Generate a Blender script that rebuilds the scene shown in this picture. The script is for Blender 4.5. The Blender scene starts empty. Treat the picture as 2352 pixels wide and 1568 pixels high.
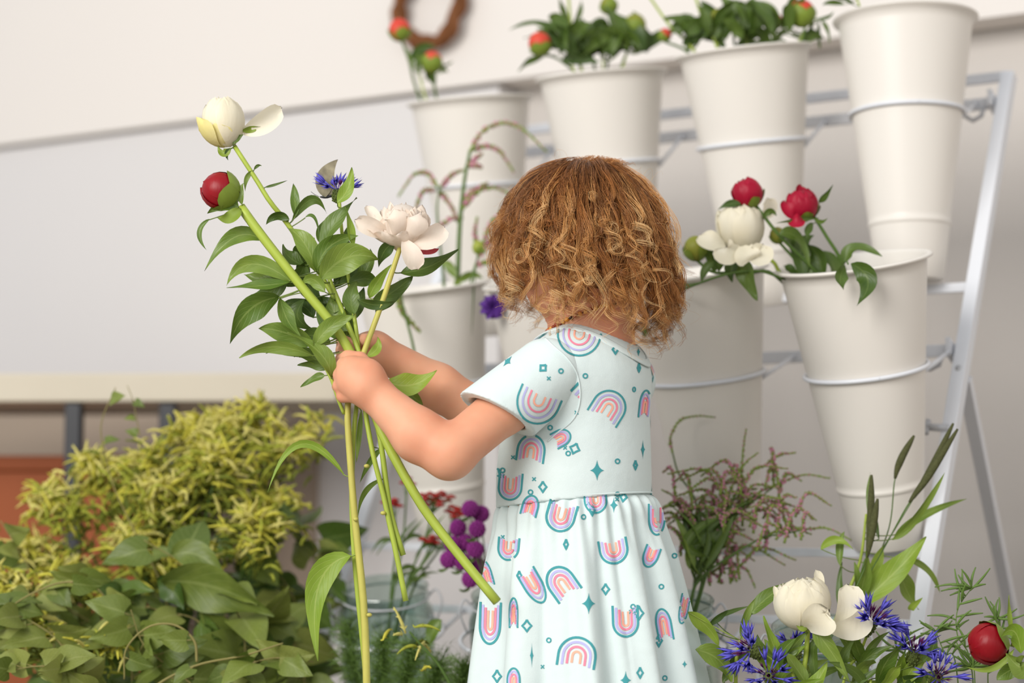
import bpy, math, random
import numpy as np
from mathutils import Vector, Matrix, Quaternion
from mathutils.bvhtree import BVHTree

random.seed(7)
SC = bpy.context.scene
COL = SC.collection

# ------------------------------------------------------------------ camera
FPX = 4575.0                      # focal length in pixels of the 2352 x 1568 frame (70 mm on 36 mm)
PITCH = math.atan((1150 - 784) / FPX)
CAM_H = 0.52
cam_data = bpy.data.cameras.new('camera')
cam_data.lens = 70.0
cam_data.sensor_width = 36.0
cam_data.clip_start = 0.05
cam_data.dof.use_dof = True
cam_data.dof.focus_distance = 2.42
cam_data.dof.aperture_fstop = 2.3
cam_data.dof.aperture_blades = 0
cam = bpy.data.objects.new('camera', cam_data)
cam.location = (0, 0, CAM_H)
cam.rotation_euler = (math.pi / 2 + PITCH, 0, 0)
COL.objects.link(cam)
SC.camera = cam

# ------------------------------------------------------------------ light
world = bpy.data.worlds.new('daylight')
SC.world = world
world.use_nodes = True
bgn = world.node_tree.nodes['Background']
bgn.inputs['Color'].default_value = (0.93, 0.96, 1.0, 1)
bgn.inputs['Strength'].default_value = 0.57
def area_light(name, loc, target, size, power, color):
    d = bpy.data.lights.new(name, 'AREA')
    d.shape = 'RECTANGLE'; d.size = size[0]; d.size_y = size[1]
    d.energy = power; d.color = color
    o = bpy.data.objects.new(name, d)
    o.location = loc
    o.rotation_euler = (Vector(target) - Vector(loc)).to_track_quat('-Z', 'Y').to_euler()
    COL.objects.link(o)
    return o
area_light('shop_window_daylight', (-2.3, -0.8, 2.4), (0.0, 2.8, 0.7), (2.4, 2.0), 172, (1.0, 0.965, 0.92))
area_light('front_fill_daylight', (0.9, -1.6, 2.2), (0.2, 2.6, 0.6), (2.0, 1.6), 16, (1.0, 0.95, 0.88))  # added fill lamp at front right, not an actual doorway
SC.view_settings.view_transform = 'Standard'
SC.view_settings.look = 'None'
SC.view_settings.exposure = 0.12
SC.view_settings.gamma = 1.0
SC.view_settings.use_curve_mapping = False
SC.cycles.max_bounces = 5
SC.cycles.diffuse_bounces = 3
SC.cycles.glossy_bounces = 2
SC.cycles.transmission_bounces = 3
SC.cycles.transparent_max_bounces = 12
SC.cycles.caustics_reflective = False
SC.cycles.caustics_refractive = False

# ------------------------------------------------------------------ helpers
def lin(c):
    c = c / 255.0
    return c / 12.92 if c <= 0.04045 else ((c + 0.055) / 1.055) ** 2.4
def rgb(r, g, b):
    return (lin(r), lin(g), lin(b), 1.0)
CP, SP = math.cos(PITCH), math.sin(PITCH)
def P(px, py, d):
    """the point of the place whose world y is d, seen at this pixel of the photograph"""
    cx, cy = (px - 1176) / FPX, -(py - 784) / FPX
    v = Vector((cx, CP - cy * SP, SP + cy * CP))
    v *= d / v.y
    return Vector((v.x, v.y, v.z + CAM_H))
def proj(p):
    x, y, z = p[0], p[1], p[2] - CAM_H
    dep = y * CP + z * SP
    return 1176 + FPX * x / dep, 784 - FPX * (-y * SP + z * CP) / dep
def m_per_px(d):
    return d / FPX

def new_mat(name):
    m = bpy.data.materials.new(name)
    m.use_nodes = True
    return m, m.node_tree.nodes, m.node_tree.links, m.node_tree.nodes['Principled BSDF']
def mat_plain(name, col, rough=0.6, spec=0.4, noise=0.0, nscale=20.0, bump=0.0, bscale=200.0, metallic=0.0, sss=0.0, sss_r=(1, .4, .2), trans=0.0):
    m, N, L, b = new_mat(name)
    b.inputs['Base Color'].default_value = col
    b.inputs['Roughness'].default_value = rough
    b.inputs['Specular IOR Level'].default_value = spec
    b.inputs['Metallic'].default_value = metallic
    if trans:
        b.inputs['Transmission Weight'].default_value = trans
    if sss:
        b.inputs['Subsurface Weight'].default_value = sss
        b.inputs['Subsurface Radius'].default_value = sss_r
        b.inputs['Subsurface Scale'].default_value = 0.006
    if noise:
        tc = N.new('ShaderNodeTexCoord'); nz = N.new('ShaderNodeTexNoise')
        nz.inputs['Scale'].default_value = nscale; nz.inputs['Detail'].default_value = 5
        L.new(tc.outputs['Object'], nz.inputs['Vector'])
        mx = N.new('ShaderNodeMix'); mx.data_type = 'RGBA'
        mx.inputs['A'].default_value = tuple(max(0, c * (1 - noise)) for c in col[:3]) + (1,)
        mx.inputs['B'].default_value = tuple(min(1, c * (1 + noise)) for c in col[:3]) + (1,)
        L.new(nz.outputs['Fac'], mx.inputs['Factor'])
        L.new(mx.outputs['Result'], b.inputs['Base Color'])
    if bump:
        tc2 = N.new('ShaderNodeTexCoord'); n2 = N.new('ShaderNodeTexNoise')
        n2.inputs['Scale'].default_value = bscale; n2.inputs['Detail'].default_value = 3
        L.new(tc2.outputs['Object'], n2.inputs['Vector'])
        bp = N.new('ShaderNodeBump'); bp.inputs['Strength'].default_value = bump
        bp.inputs['Distance'].default_value = 0.002
        L.new(n2.outputs['Fac'], bp.inputs['Height'])
        L.new(bp.outputs['Normal'], b.inputs['Normal'])
    return m
def mat_vcol(name, rough=0.6, spec=0.3, sss=0.0, aniso=0.0, trans=0.0):
    m, N, L, b = new_mat(name)
    at = N.new('ShaderNodeVertexColor'); at.layer_name = 'Col'
    L.new(at.outputs['Color'], b.inputs['Base Color'])
    b.inputs['Roughness'].default_value = rough
    b.inputs['Specular IOR Level'].default_value = spec
    if sss:
        b.inputs['Subsurface Weight'].default_value = sss
        b.inputs['Subsurface Radius'].default_value = (1, .8, .5)
        b.inputs['Subsurface Scale'].default_value = 0.004
    return m
def mat_leaf(name, col, col2, vein, rough=0.45, translucent=0.25):
    """leaf: midrib and side veins from the leaf's own uv, mottled by noise"""
    m, N, L, b = new_mat(name)
    uv = N.new('ShaderNodeUVMap'); uv.uv_map = 'UVMap'
    sep = N.new('ShaderNodeSeparateXYZ'); L.new(uv.outputs['UV'], sep.inputs['Vector'])
    def math_(op, a, b_=None, c=None):
        n = N.new('ShaderNodeMath'); n.operation = op
        for i, v in enumerate((a, b_, c)):
            if v is None: continue
            if isinstance(v, (int, float)): n.inputs[i].default_value = v
            else: L.new(v, n.inputs[i])
        return n.outputs[0]
    ax = math_('ABSOLUTE', math_('SUBTRACT', sep.outputs['X'], 0.5))
    rib = math_('LESS_THAN', ax, 0.035)
    ph = math_('SUBTRACT', math_('MULTIPLY', sep.outputs['Y'], 7.0), math_('MULTIPLY', ax, 5.0))
    fr = math_('ABSOLUTE', math_('SUBTRACT', math_('FRACT', ph), 0.5))
    sv = math_('MULTIPLY', math_('SUBTRACT', 1.0, math_('MINIMUM', math_('MULTIPLY', fr, 9.0), 1.0)), 0.5)
    vv = math_('MAXIMUM', rib, sv)
    tc = N.new('ShaderNodeTexCoord'); nz = N.new('ShaderNodeTexNoise'); nz.inputs['Scale'].default_value = 45
    L.new(tc.outputs['Object'], nz.inputs['Vector'])
    oi = N.new('ShaderNodeObjectInfo')
    fac = math_('ADD', math_('MULTIPLY', nz.outputs['Fac'], 0.8), math_('MULTIPLY', math_('SUBTRACT', oi.outputs['Random'], 0.5), 0.7))
    mx = N.new('ShaderNodeMix'); mx.data_type = 'RGBA'
    mx.inputs['A'].default_value = col; mx.inputs['B'].default_value = col2
    L.new(fac, mx.inputs['Factor'])
    mx2 = N.new('ShaderNodeMix'); mx2.data_type = 'RGBA'; mx2.inputs['B'].default_value = vein
    L.new(math_('MULTIPLY', vv, 0.32), mx2.inputs['Factor']); L.new(mx.outputs['Result'], mx2.inputs['A'])
    L.new(mx2.outputs['Result'], b.inputs['Base Color'])
    b.inputs['Roughness'].default_value = rough
    b.inputs['Specular IOR Level'].default_value = 0.45
    bp = N.new('ShaderNodeBump'); bp.inputs['Strength'].default_value = 0.35; bp.inputs['Distance'].default_value = 0.001
    bp.invert = True
    L.new(vv, bp.inputs['Height']); L.new(bp.outputs['Normal'], b.inputs['Normal'])
    tr = N.new('ShaderNodeBsdfTranslucent'); L.new(mx2.outputs['Result'], tr.inputs['Color'])
    ms = N.new('ShaderNodeMixShader'); ms.inputs[0].default_value = translucent
    out = N['Material Output']
    L.new(b.outputs[0], ms.inputs[1]); L.new(tr.outputs[0], ms.inputs[2]); L.new(ms.outputs[0], out.inputs['Surface'])
    return m

class MB:
    """collects faces; build() links them as ONE mesh object"""
    def __init__(s):
        s.v = []; s.f = []; s.c = []; s.uv = []
    def add(s, verts, faces, col=None, uvs=None):
        o = len(s.v)
        s.v.extend([tuple(v) for v in verts])
        s.f.extend([tuple(i + o for i in f) for f in faces])
        if col is not None:
            if isinstance(col, list): s.c.extend(col)
            else: s.c.extend([col] * len(verts))
        if uvs is not None: s.uv.extend(uvs)
    def tube(s, pts, rad, sides=8, col=None, cap=True):
        pts = [Vector(p) for p in pts]
        n = len(pts)
        if not hasattr(rad, '__len__'): rad = [rad] * n
        vs = []; fs = []
        t0 = (pts[1] - pts[0]).normalized()
        ref = Vector((0, 0, 1)) if abs(t0.z) < .9 else Vector((1, 0, 0))
        e1 = t0.cross(ref).normalized()
        cs = []
        for i in range(n):
            t = (pts[min(i + 1, n - 1)] - pts[max(i - 1, 0)])
            t = t.normalized() if t.length > 1e-9 else t0
            e1 = (e1 - t * e1.dot(t))
            e1 = e1.normalized() if e1.length > 1e-9 else t.orthogonal().normalized()
            e2 = t.cross(e1)
            for k in range(sides):
                a = 2 * math.pi * k / sides
                vs.append(pts[i] + (e1 * math.cos(a) + e2 * math.sin(a)) * rad[i])
                if isinstance(col, list): cs.append(col[i])
        for i in range(n - 1):
            for k in range(sides):
                k2 = (k + 1) % sides
                fs.append((i * sides + k, i * sides + k2, (i + 1) * sides + k2, (i + 1) * sides + k))
        if cap:
            fs.append(tuple(range(sides))[::-1])
            fs.append(tuple((n - 1) * sides + k for k in range(sides)))
        s.add(vs, fs, cs if isinstance(col, list) else col)
        return s
    def lathe(s, prof, segs=32, M=None, col=None, cap0=False, cap1=False):
        M = M or Matrix()
        vs = []; fs = []
        for (r, z) in prof:
            for k in range(segs):
                a = 2 * math.pi * k / segs
                vs.append(M @ Vector((r * math.cos(a), r * math.sin(a), z)))
        for i in range(len(prof) - 1):
            for k in range(segs):
                k2 = (k + 1) % segs
                fs.append((i * segs + k, i * segs + k2, (i + 1) * segs + k2, (i + 1) * segs + k))
        if cap0: fs.append(tuple(range(segs))[::-1])
        if cap1: fs.append(tuple((len(prof) - 1) * segs + k for k in range(segs)))
        s.add(vs, fs, col)
        return s
    def box(s, c, ax, ay, az, col=None):
        """box from its centre and three half-axis vectors"""
        c = Vector(c); ax = Vector(ax); ay = Vector(ay); az = Vector(az)
        vs = [c + ax * i + ay * j + az * k for k in (-1, 1) for j in (-1, 1) for i in (-1, 1)]
        fs = [(0, 2, 3, 1), (4, 5, 7, 6), (0, 1, 5, 4), (2, 6, 7, 3), (0, 4, 6, 2), (1, 3, 7, 5)]
        s.add(vs, fs, col)
        return s
    def ball(s, c, r, M=None, segs=10, rings=7, col=None):
        c = Vector(c); r = (r, r, r) if not hasattr(r, '__len__') else r
        vs = []; fs = []
        for i in range(rings + 1):
            t = math.pi * i / rings
            for k in range(segs):
                a = 2 * math.pi * k / segs
                q = Vector((r[0] * math.sin(t) * math.cos(a), r[1] * math.sin(t) * math.sin(a), r[2] * math.cos(t)))
                vs.append(c + (M @ q if M else q))
        for i in range(rings):
            for k in range(segs):
                k2 = (k + 1) % segs
                fs.append((i * segs + k, (i + 1) * segs + k, (i + 1) * segs + k2, i * segs + k2))
        s.add(vs, fs, col)
        return s
    def mesh(s, name, smooth=True):
        me = bpy.data.meshes.new(name)
        me.from_pydata(s.v, [], s.f)
        if s.c and len(s.c) == len(s.v):
            ca = me.color_attributes.new('Col', 'FLOAT_COLOR', 'POINT')
            ca.data.foreach_set('color', np.array(s.c, dtype=np.float32).ravel())
        if s.uv and len(s.uv) == len(s.v):
            ul = me.uv_layers.new(name='UVMap')
            li = np.zeros(len(me.loops), dtype=np.int32); me.loops.foreach_get('vertex_index', li)
            ul.data.foreach_set('uv', np.array(s.uv, dtype=np.float32)[li].ravel())
        if smooth:
            me.polygons.foreach_set('use_smooth', np.ones(len(me.polygons), dtype=bool))
        me.update()
        return me
    def build(s, name, mat, parent=None, smooth=True):
        return obj(name, s.mesh(name, smooth), mat, parent)
def obj(name, me, mat=None, parent=None):
    if mat is not None and len(me.materials) == 0:
        me.materials.append(mat)
    o = bpy.data.objects.new(name, me)
    COL.objects.link(o)
    if parent is not None:
        o.parent = parent
        o.matrix_parent_inverse = Matrix()
    return o
def tag(o, label, cat, group=None, kind=None):
    if label: o['label'] = label
    if cat: o['category'] = cat
    if group: o['group'] = group
    if kind: o['kind'] = kind
    return o
def thing(name, label, cat, group=None):
    """an Empty at the world origin whose children are the thing's parts, in world coordinates"""
    o = bpy.data.objects.new(name, None)
    o.empty_display_size = 0.02
    COL.objects.link(o)
    return tag(o, label, cat, group)
def struct(name, mb, mat, parent=None):
    o = mb.build(name, mat, parent, smooth=False)
    o['kind'] = 'structure'
    return o
def bevel(o, w, segs=2):
    md = o.modifiers.new('bevel', 'BEVEL'); md.width = w; md.segments = segs; md.limit_method = 'ANGLE'
    return o
def bez(a, b, c, n):
    a, b, c = Vector(a), Vector(b), Vector(c)
    return [a * (1 - t) ** 2 + b * 2 * t * (1 - t) + c * t * t for t in [i / (n - 1) for i in range(n)]]
def spline(pts, n):
    """Catmull-Rom through the points"""
    pts = [Vector(p) for p in pts]
    if len(pts) == 2:
        return [pts[0].lerp(pts[1], i / (n - 1)) for i in range(n)]
    q = [pts[0] * 2 - pts[1]] + pts + [pts[-1] * 2 - pts[-2]]
    out = []
    m = len(pts) - 1
    for i in range(n):
        u = i / (n - 1) * m
        k = min(int(u), m - 1); t = u - k
        p0, p1, p2, p3 = q[k], q[k + 1], q[k + 2], q[k + 3]
        out.append(0.5 * ((2 * p1) + (p2 - p0) * t + (2 * p0 - 5 * p1 + 4 * p2 - p3) * t * t + (3 * p1 - p0 - 3 * p2 + p3) * t ** 3))
    return out
def frame_z(p0, axis, ref=Vector((0, -1, 0))):
    """matrix at p0 whose z runs along axis and whose x leans to ref"""
    z = Vector(axis).normalized()
    x = ref - z * ref.dot(z)
    x = x.normalized() if x.length > 1e-6 else z.orthogonal().normalized()
    y = z.cross(x)
    M = Matrix((x, y, z)).transposed().to_4x4()
    M.translation = Vector(p0)
    return M
# ------------------------------------------------------------------ the room
TH = math.radians(31.5)
RV = Vector((math.cos(TH), -math.sin(TH), 0))        # along the flower stand, towards its near end
NV = Vector((-math.sin(TH), -math.cos(TH), 0))       # out of the wall, towards the room
UP = Vector((0, 0, 1))
M_wall = mat_plain('wall_paint', rgb(236, 230, 224), 0.7, 0.2, noise=0.03, nscale=1.2, bump=0.05, bscale=60)
M_wall2 = mat_plain('wall_cool_shaded', rgb(224, 221, 220), 0.65, 0.25, noise=0.03, nscale=1.0)  # cool white, greyed further to carry the shade above the table
M_wall3 = mat_plain('wall_shaded_greige', rgb(212, 206, 200), 0.65, 0.25, noise=0.04, nscale=1.5)  # beige wall darkened: the shade below the overhang is in its colour
M_taupe = mat_plain('wall_shade_taupe', rgb(168, 152, 136), 0.7, 0.2, noise=0.05, nscale=3)  # wall tone with the shade under the table painted in
M_floor = mat_plain('floor_concrete', rgb(150, 142, 134), 0.6, 0.3, noise=0.2, nscale=5, bump=0.2, bscale=40)
W0 = Vector((1.01, 3.46, 0))
def wall_box(s0, s1, z0, z1, out0, out1):
    """a block on the back wall: s runs to the far end, out is the distance in front of the wall's plane"""
    c = W0 - RV * (s0 + s1) / 2 + NV * (out0 + out1) / 2 + UP * (z0 + z1) / 2
    return MB().box(c, RV * (s1 - s0) / 2, NV * (out1 - out0) / 2, UP * (z1 - z0) / 2)
mb = MB(); mb.box((0, 1.8, -0.025), (4.2, 0, 0), (0, 4.6, 0), (0, 0, 0.025)); struct('floor', mb, M_floor)
struct('wall_back', wall_box(-2.0, 4.6, 0, 3.0, -0.12, 0.0), M_wall3)
struct('under_table_shade_1', wall_box(1.62, 4.6, 0, 0.74, 0.076, 0.088), M_taupe)  # added panel, its dark tone stands in for shade below the table top
struct('wall_back_upper', wall_box(-2.0, 4.6, 1.37, 3.0, 0.001, 0.09), M_wall)
struct('wall_back_panel', wall_box(1.17, 4.6, 0, 1.362, 0.001, 0.075), M_wall2)
mb = MB()
mb.box((3.0, 1.6, 1.5), (0.05, 0, 0), (0, 2.6, 0), (0, 0, 1.5)); struct('wall_right', mb, M_wall)

# ------------------------------------------------------------------ work table under the far wall
M_table = mat_plain('table_top', rgb(208, 199, 180), 0.55, 0.35, noise=0.05, nscale=6)
M_black = mat_plain('black_metal', rgb(30, 32, 38), 0.4, 0.5)
tb = thing('work_table', 'long cream topped work table with slim black legs against the wall', 'table')
TA = math.radians(2.5)
tx, ty = Vector((math.cos(TA), -math.sin(TA), 0)), Vector((math.sin(TA), math.cos(TA), 0))
tc = P(320, 889, 3.6)
tl = tc - tx * 1.5 ; tr_ = P(775, 887, 3.6)
TD = 0.28
cen = (tl + tr_) / 2 + ty * TD
half = (tr_ - tl).dot(tx) / 2
ztop, zbot = P(300, 856, 3.6).z, P(300, 922, 3.6).z
cen.z = (ztop + zbot) / 2
bevel(MB().box(cen, tx * half, ty * TD, UP * (ztop - zbot) / 2).build('table_top', M_table, tb, False), 0.004)
for px in (170, 386):
    for dy in (0.03, 0.50):
        q = P(px, 990, 3.6 + dy); zt = zbot - 0.002
        bevel(MB().box((q.x, q.y, zt / 2), tx * 0.0145, ty * 0.0145, UP * zt / 2).build('leg', M_black, tb, False), 0.002)
for s in (-1,):
    for dy in (-.24, .24):
        q = cen + tx * (half - .06) * s + ty * dy
        MB().box((q.x, q.y, (zbot - .002) / 2), tx * .0145, ty * .0145, UP * (zbot - .002) / 2).build('leg', M_black, tb, False)
M_chest = mat_plain('chest_wood', rgb(158, 84, 46), 0.6, 0.3, noise=0.12, nscale=9)
ch = thing('storage_chest', 'reddish brown wooden chest standing under the work table', 'chest')
c0 = P(-220, 1046, 3.86); c1 = P(340, 1046, 3.86); w2 = (c1.x - c0.x) / 2; ccx = (c0.x + c1.x) / 2
bevel(MB().box((ccx, 3.98, (c0.z - .03) / 2), (w2 - .008, 0, 0), (0, .11, 0), (0, 0, (c0.z - .03) / 2)).build('chest_body', M_chest, ch, False), .003)
bevel(MB().box((ccx, 3.98, c0.z - .0145), (w2, 0, 0), (0, .12, 0), (0, 0, .0145)).build('chest_lid', M_chest, ch, False), .003)

# ------------------------------------------------------------------ twig wreath on the wall
M_twig = mat_plain('twig_bark', rgb(128, 82, 50), 0.75, 0.2, noise=0.45, nscale=60)
wr = thing('twig_wreath', 'round brown wreath of twisted twigs hanging on the wall', 'wreath')
wc = P(985, 16, 4.04)
rng = random.Random(3)
for i in range(16):
    R0 = 0.0755 + rng.uniform(-.006, .006); ph = rng.uniform(0, 6.28); tw = rng.choice((3, 4, 5)); rr = rng.uniform(.005, .012)
    a0 = rng.uniform(0, 6.28)
    pts = []
    for k in range(60):
        a = a0 + 2 * math.pi * k / 58
        r = R0 + rr * math.cos(tw * a + ph)
        pts.append(wc + RV * r * math.cos(a) + UP * r * math.sin(a) + NV * (rr * math.sin(tw * a + ph)))
    MB().tube(pts, [rng.uniform(.0038, .0062)] * 60, 6).build('twig', M_twig, wr)

# ------------------------------------------------------------------ A-frame flower stand
M_metal = mat_plain('white_steel', rgb(226, 229, 235), 0.35, 0.5, metallic=0.0)
M_bolt = mat_plain('grey_bolt', rgb(190, 192, 196), 0.4, 0.5, metallic=0.3)
PT = P(2318, 172, 3.08)                         # top of the near front post
TILT = 0.443 / 0.83
def Q(s, z, out=0.0):
    """a point of the stand's leaning face: s metres from the near post, at height z"""
    p = PT - RV * s + NV * ((PT.z - z) * TILT + out)
    return Vector((p.x, p.y, z))
st = thing('flower_stand', 'white steel A-frame flower stand with rings holding buckets and jars', 'stand')
fall = (NV * TILT - UP).normalized()             # down along the posts
outn = RV.cross(fall).normalized()
if outn.dot(NV) < 0: outn = -outn
W_ST = 0.97
def bar(a, b, hw, ht, side):
    """flat bar from a to b, half width along 'side', half thickness across"""
    a, b = Vector(a), Vector(b); d = (b - a); t = d.normalized()
    sd = (side - t * side.dot(t)).normalized(); nn = t.cross(sd)
    return MB().box((a + b) / 2, d / 2, sd * hw, nn * ht)
ZB = 0.01
for s in (0.0, W_ST):
    bevel(bar(Q(s, PT.z), Q(s, ZB), 0.0105, 0.0105, RV).build('front_post', M_metal, st, False), .0015)
def zline(px, py):
    """height of the stand face's rail that passes this pixel near the near post"""
    lo, hi = 0.0, PT.z + .1
    for _ in range(50):
        mid = (lo + hi) / 2
        s = 0.05
        if proj(Q(s, mid))[1] > py: lo = mid
        else: hi = mid
    return (lo + hi) / 2
Z_top, Z_r1, Z_s1, Z_r2, Z_s2, Z_r3 = [zline(0, y) for y in (181, 240, 662, 806, 1271, 1432)]
Z_s3 = zline(0, 1760)
for nm, z, hw in (('top_rail', Z_top, .008), ('ring_rail', Z_r1, .009), ('support_rail', Z_s1, .007), ('ring_rail', Z_r2, .009), ('support_rail', Z_s2, .006), ('ring_rail', Z_r3, .006), ('support_rail', Z_s3, .006)):
    ext = 0.0 if nm == 'top_rail' else -0.012
    bevel(bar(Q(ext * -1, z, -.004), Q(W_ST + (.0 if nm == 'top_rail' else .06 if z < Z_s1 - .01 else .10), z, -.004), hw, .006, UP).build(nm, M_metal, st, False), .001)
for z in (Z_r1, Z_r2):
    q = Q(0.018, z, 0.006)
    mbk = MB().box(q, RV * .004, outn * .014, UP * .012); bevel(mbk.build('rail_hook', M_metal, st, False), .001)
    q2 = Q(0.045, z - .014, 0.006)
    MB().tube([q2 + RV * .016 + UP * .006, q2 + RV * .012 - UP * .008, q2 - RV * .002 - UP * .014, q2 - RV * .014 - UP * .006, q2 - RV * .016 + UP * .006], .0035, 8).build('wing_nut', M_bolt, st)
zk = zline(0, 985)
MB().tube([Q(0.0, zk, .012), Q(0.03, zk + .002, .016)], [.006, .005], 8).build('wing_nut', M_bolt, st)
MB().tube([Q(0.03, zk + .012, .016), Q(0.03, zk - .008, .016)], [.004, .004], 8).build('wing_nut', M_bolt, st)
zh = zline(0, 870)
for s in (0.0, W_ST):
    a = Q(s, zh, -.022); b = P(2352, 1560, 3.30)
    if s == 0.0: d = (b - a) * (a.z / (a.z - b.z))
    e = a + d
    bevel(bar(a, e + UP * .005, .0095, .007, RV).build('rear_leg', M_metal, st, False), .001)
    MB().tube([a + outn * .03, a - outn * .015], .005, 10).build('pivot_bolt', M_bolt, st)
q0 = Q(0, zh, -.022) + d * .62; q1 = Q(W_ST, zh, -.022) + d * .62
bar(q0, q1, .006, .005, UP).build('cross_rail', M_metal, st, False)

# ------------------------------------------------------------------ cone buckets
M_bucket = mat_plain('white_plastic', rgb(232, 227, 219), 0.38, 0.45, noise=0.02, nscale=4)
BH, BR, BB = 0.40, 0.101, 0.049
def rad_at(t): return BB + (BR - BB) * t
def bucket_mesh():
    m = MB()
    pr = [(0.0, 0.0), (BB - .002, 0.0), (BB, .002)]
    for t in (0.1, 0.2): pr.append((rad_at(t), BH * t))
    pr += [(rad_at(.204), BH * .204), (rad_at(.207) + .0014, BH * .207), (rad_at(.213) + .0016, BH * .213), (rad_at(.219) + .0014, BH * .219), (rad_at(.222), BH * .222), (rad_at(.24), BH * .24)]
    for t in (.4, .6, .8, .95): pr.append((rad_at(t), BH * t))
    pr += [(rad_at(.985), BH * .985), (BR + .0065, BH * .99), (BR + .008, BH * .996), (BR + .0065, BH), (BR, BH * 1.001), (BR - .0025, BH * .99)]
    for t in (.8, .5, .2, .02): pr.append((rad_at(t) - .0025, BH * t))
    pr.append((0.0, BH * .02))
    return m.lathe(pr, 48).mesh('bucket')
BM = bucket_mesh()
BUCKETS = {}
def place_bucket(key, rim_px, bot_px, d_rim, d_bot, label, group):
    top, bot = P(*rim_px, d_rim), P(*bot_px, d_bot)
    ax = (top - bot).normalized()
    M = frame_z(bot, ax)
    o = obj('flower_bucket', BM, M_bucket)
    o.matrix_world = M
    tag(o, label, 'bucket', group)
    BUCKETS[key] = M @ Matrix()
    return M
def ring(M, t, zrail, s, mat=M_metal, rr=None):
    """wire ring of the stand round a bucket or jar, with two arms back to its rail"""
    R = (rr if rr else rad_at(t) + .0035)
    h = BH * t if rr is None else t
    pts = [M @ Vector((R * math.cos(a), R * math.sin(a), h)) for a in [2 * math.pi * k / 48 for k in range(49)]]
    m = MB().tube(pts, .0032, 8, cap=False)
    c = M @ Vector((0, 0, h))
    for sg in (-1, 1):
        b = Q(s, zrail, 0) + RV * sg * R * .55
        a = c + RV * sg * R * .75 - NV * R * .66
        m.tube([a, b], .0032, 8)
    m.build('bucket_ring', mat, st)
grp1, grp2 = 'cone buckets on the top tier', 'cone buckets on the lower tier'
T1 = [((2078, -14), 2.965, 2.955, (2092, 646), 'tall white cone bucket at the high near end of the stand'),
      ((1706, 88), 3.07, 3.125, (1762, 700), 'white cone bucket of red buds just above the crimson peonies'),
      ((1378, 132), 3.20, 3.255, (1425, 732), 'white cone bucket of leafy peony buds above the child head'),
      ((1076, 172), 3.33, 3.385, (1118, 770), 'white cone bucket with two red buds, below the wreath')]
for i, (rim, dr, db, bot, lab) in enumerate(T1):
    M = place_bucket((1, i), rim, bot, dr, db, lab, grp1)
    c = M.translation; s = (PT - c).dot(RV)
    ring(M, .635, Z_r1, s)
T2 = [((1960, 610), 2.71, 2.79, (2040, 1250), 'white cone bucket with wide open rim, holding crimson peonies'),
      ((1592, 612), 2.845, 2.915, (1668, 1250), 'white cone bucket behind the child back, beside the heather'),
      ((1270, 620), 2.97, 3.04, (1330, 1245), 'white cone bucket hidden behind the child'),
      ((966, 640), 3.09, 3.15, (1040, 1240), 'white cone bucket behind the bouquet, holding arching pink spikes')]
for i, (rim, dr, db, bot, lab) in enumerate(T2):
    M = place_bucket((2, i), rim, bot, dr, db, lab, grp2)
    c = M.translation; s = (PT - c).dot(RV)
    ring(M, .62, Z_r2, s)

# ------------------------------------------------------------------ clip-top glass jars in the low rings
M_glass, N_, L_, b_ = new_mat('jar_glass')
gl_ = N_.new('ShaderNodeBsdfGlossy'); gl_.inputs['Roughness'].default_value = .03; gl_.inputs['Color'].default_value = (.95, .98, .97, 1)
tp_ = N_.new('ShaderNodeBsdfTransparent'); tp_.inputs['Color'].default_value = (.80, .87, .84, 1)
lw_ = N_.new('ShaderNodeLayerWeight'); pw_ = N_.new('ShaderNodeMath'); pw_.operation = 'POWER'; pw_.inputs[1].default_value = 3.0; L_.new(lw_.outputs['Facing'], pw_.inputs[0])
fr_ = N_.new('ShaderNodeMath'); fr_.operation = 'MULTIPLY_ADD'; fr_.inputs[1].default_value = .65; fr_.inputs[2].default_value = .09; L_.new(pw_.outputs[0], fr_.inputs[0])
mx_ = N_.new('ShaderNodeMixShader'); L_.new(fr_.outputs[0], mx_.inputs[0]); L_.new(tp_.outputs[0], mx_.inputs[1]); L_.new(gl_.outputs[0], mx_.inputs[2])
L_.new(mx_.outputs[0], N_['Material Output'].inputs['Surface'])
M_wire = mat_plain('bail_wire', rgb(196, 198, 202), 0.3, 0.5)
JARS = []
JH, JR = 0.20, 0.061
J3 = [((1872, 1440), 2.60, 2.66, (1880, 1790), 'glass jar behind the cream peony, holding grass heads'),
      ((1545, 1382), 2.72, 2.78, (1560, 1730), 'glass clip-top jar of pink heather half hidden by the dress'),
      ((1172, 1362), 2.86, 2.92, (1190, 1690), 'glass jar of magenta globe flowers beside the mint dress'),
      ((884, 1348), 2.98, 3.04, (900, 1670), 'wide glass clip-top jar behind the hanging bouquet stems')]
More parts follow.
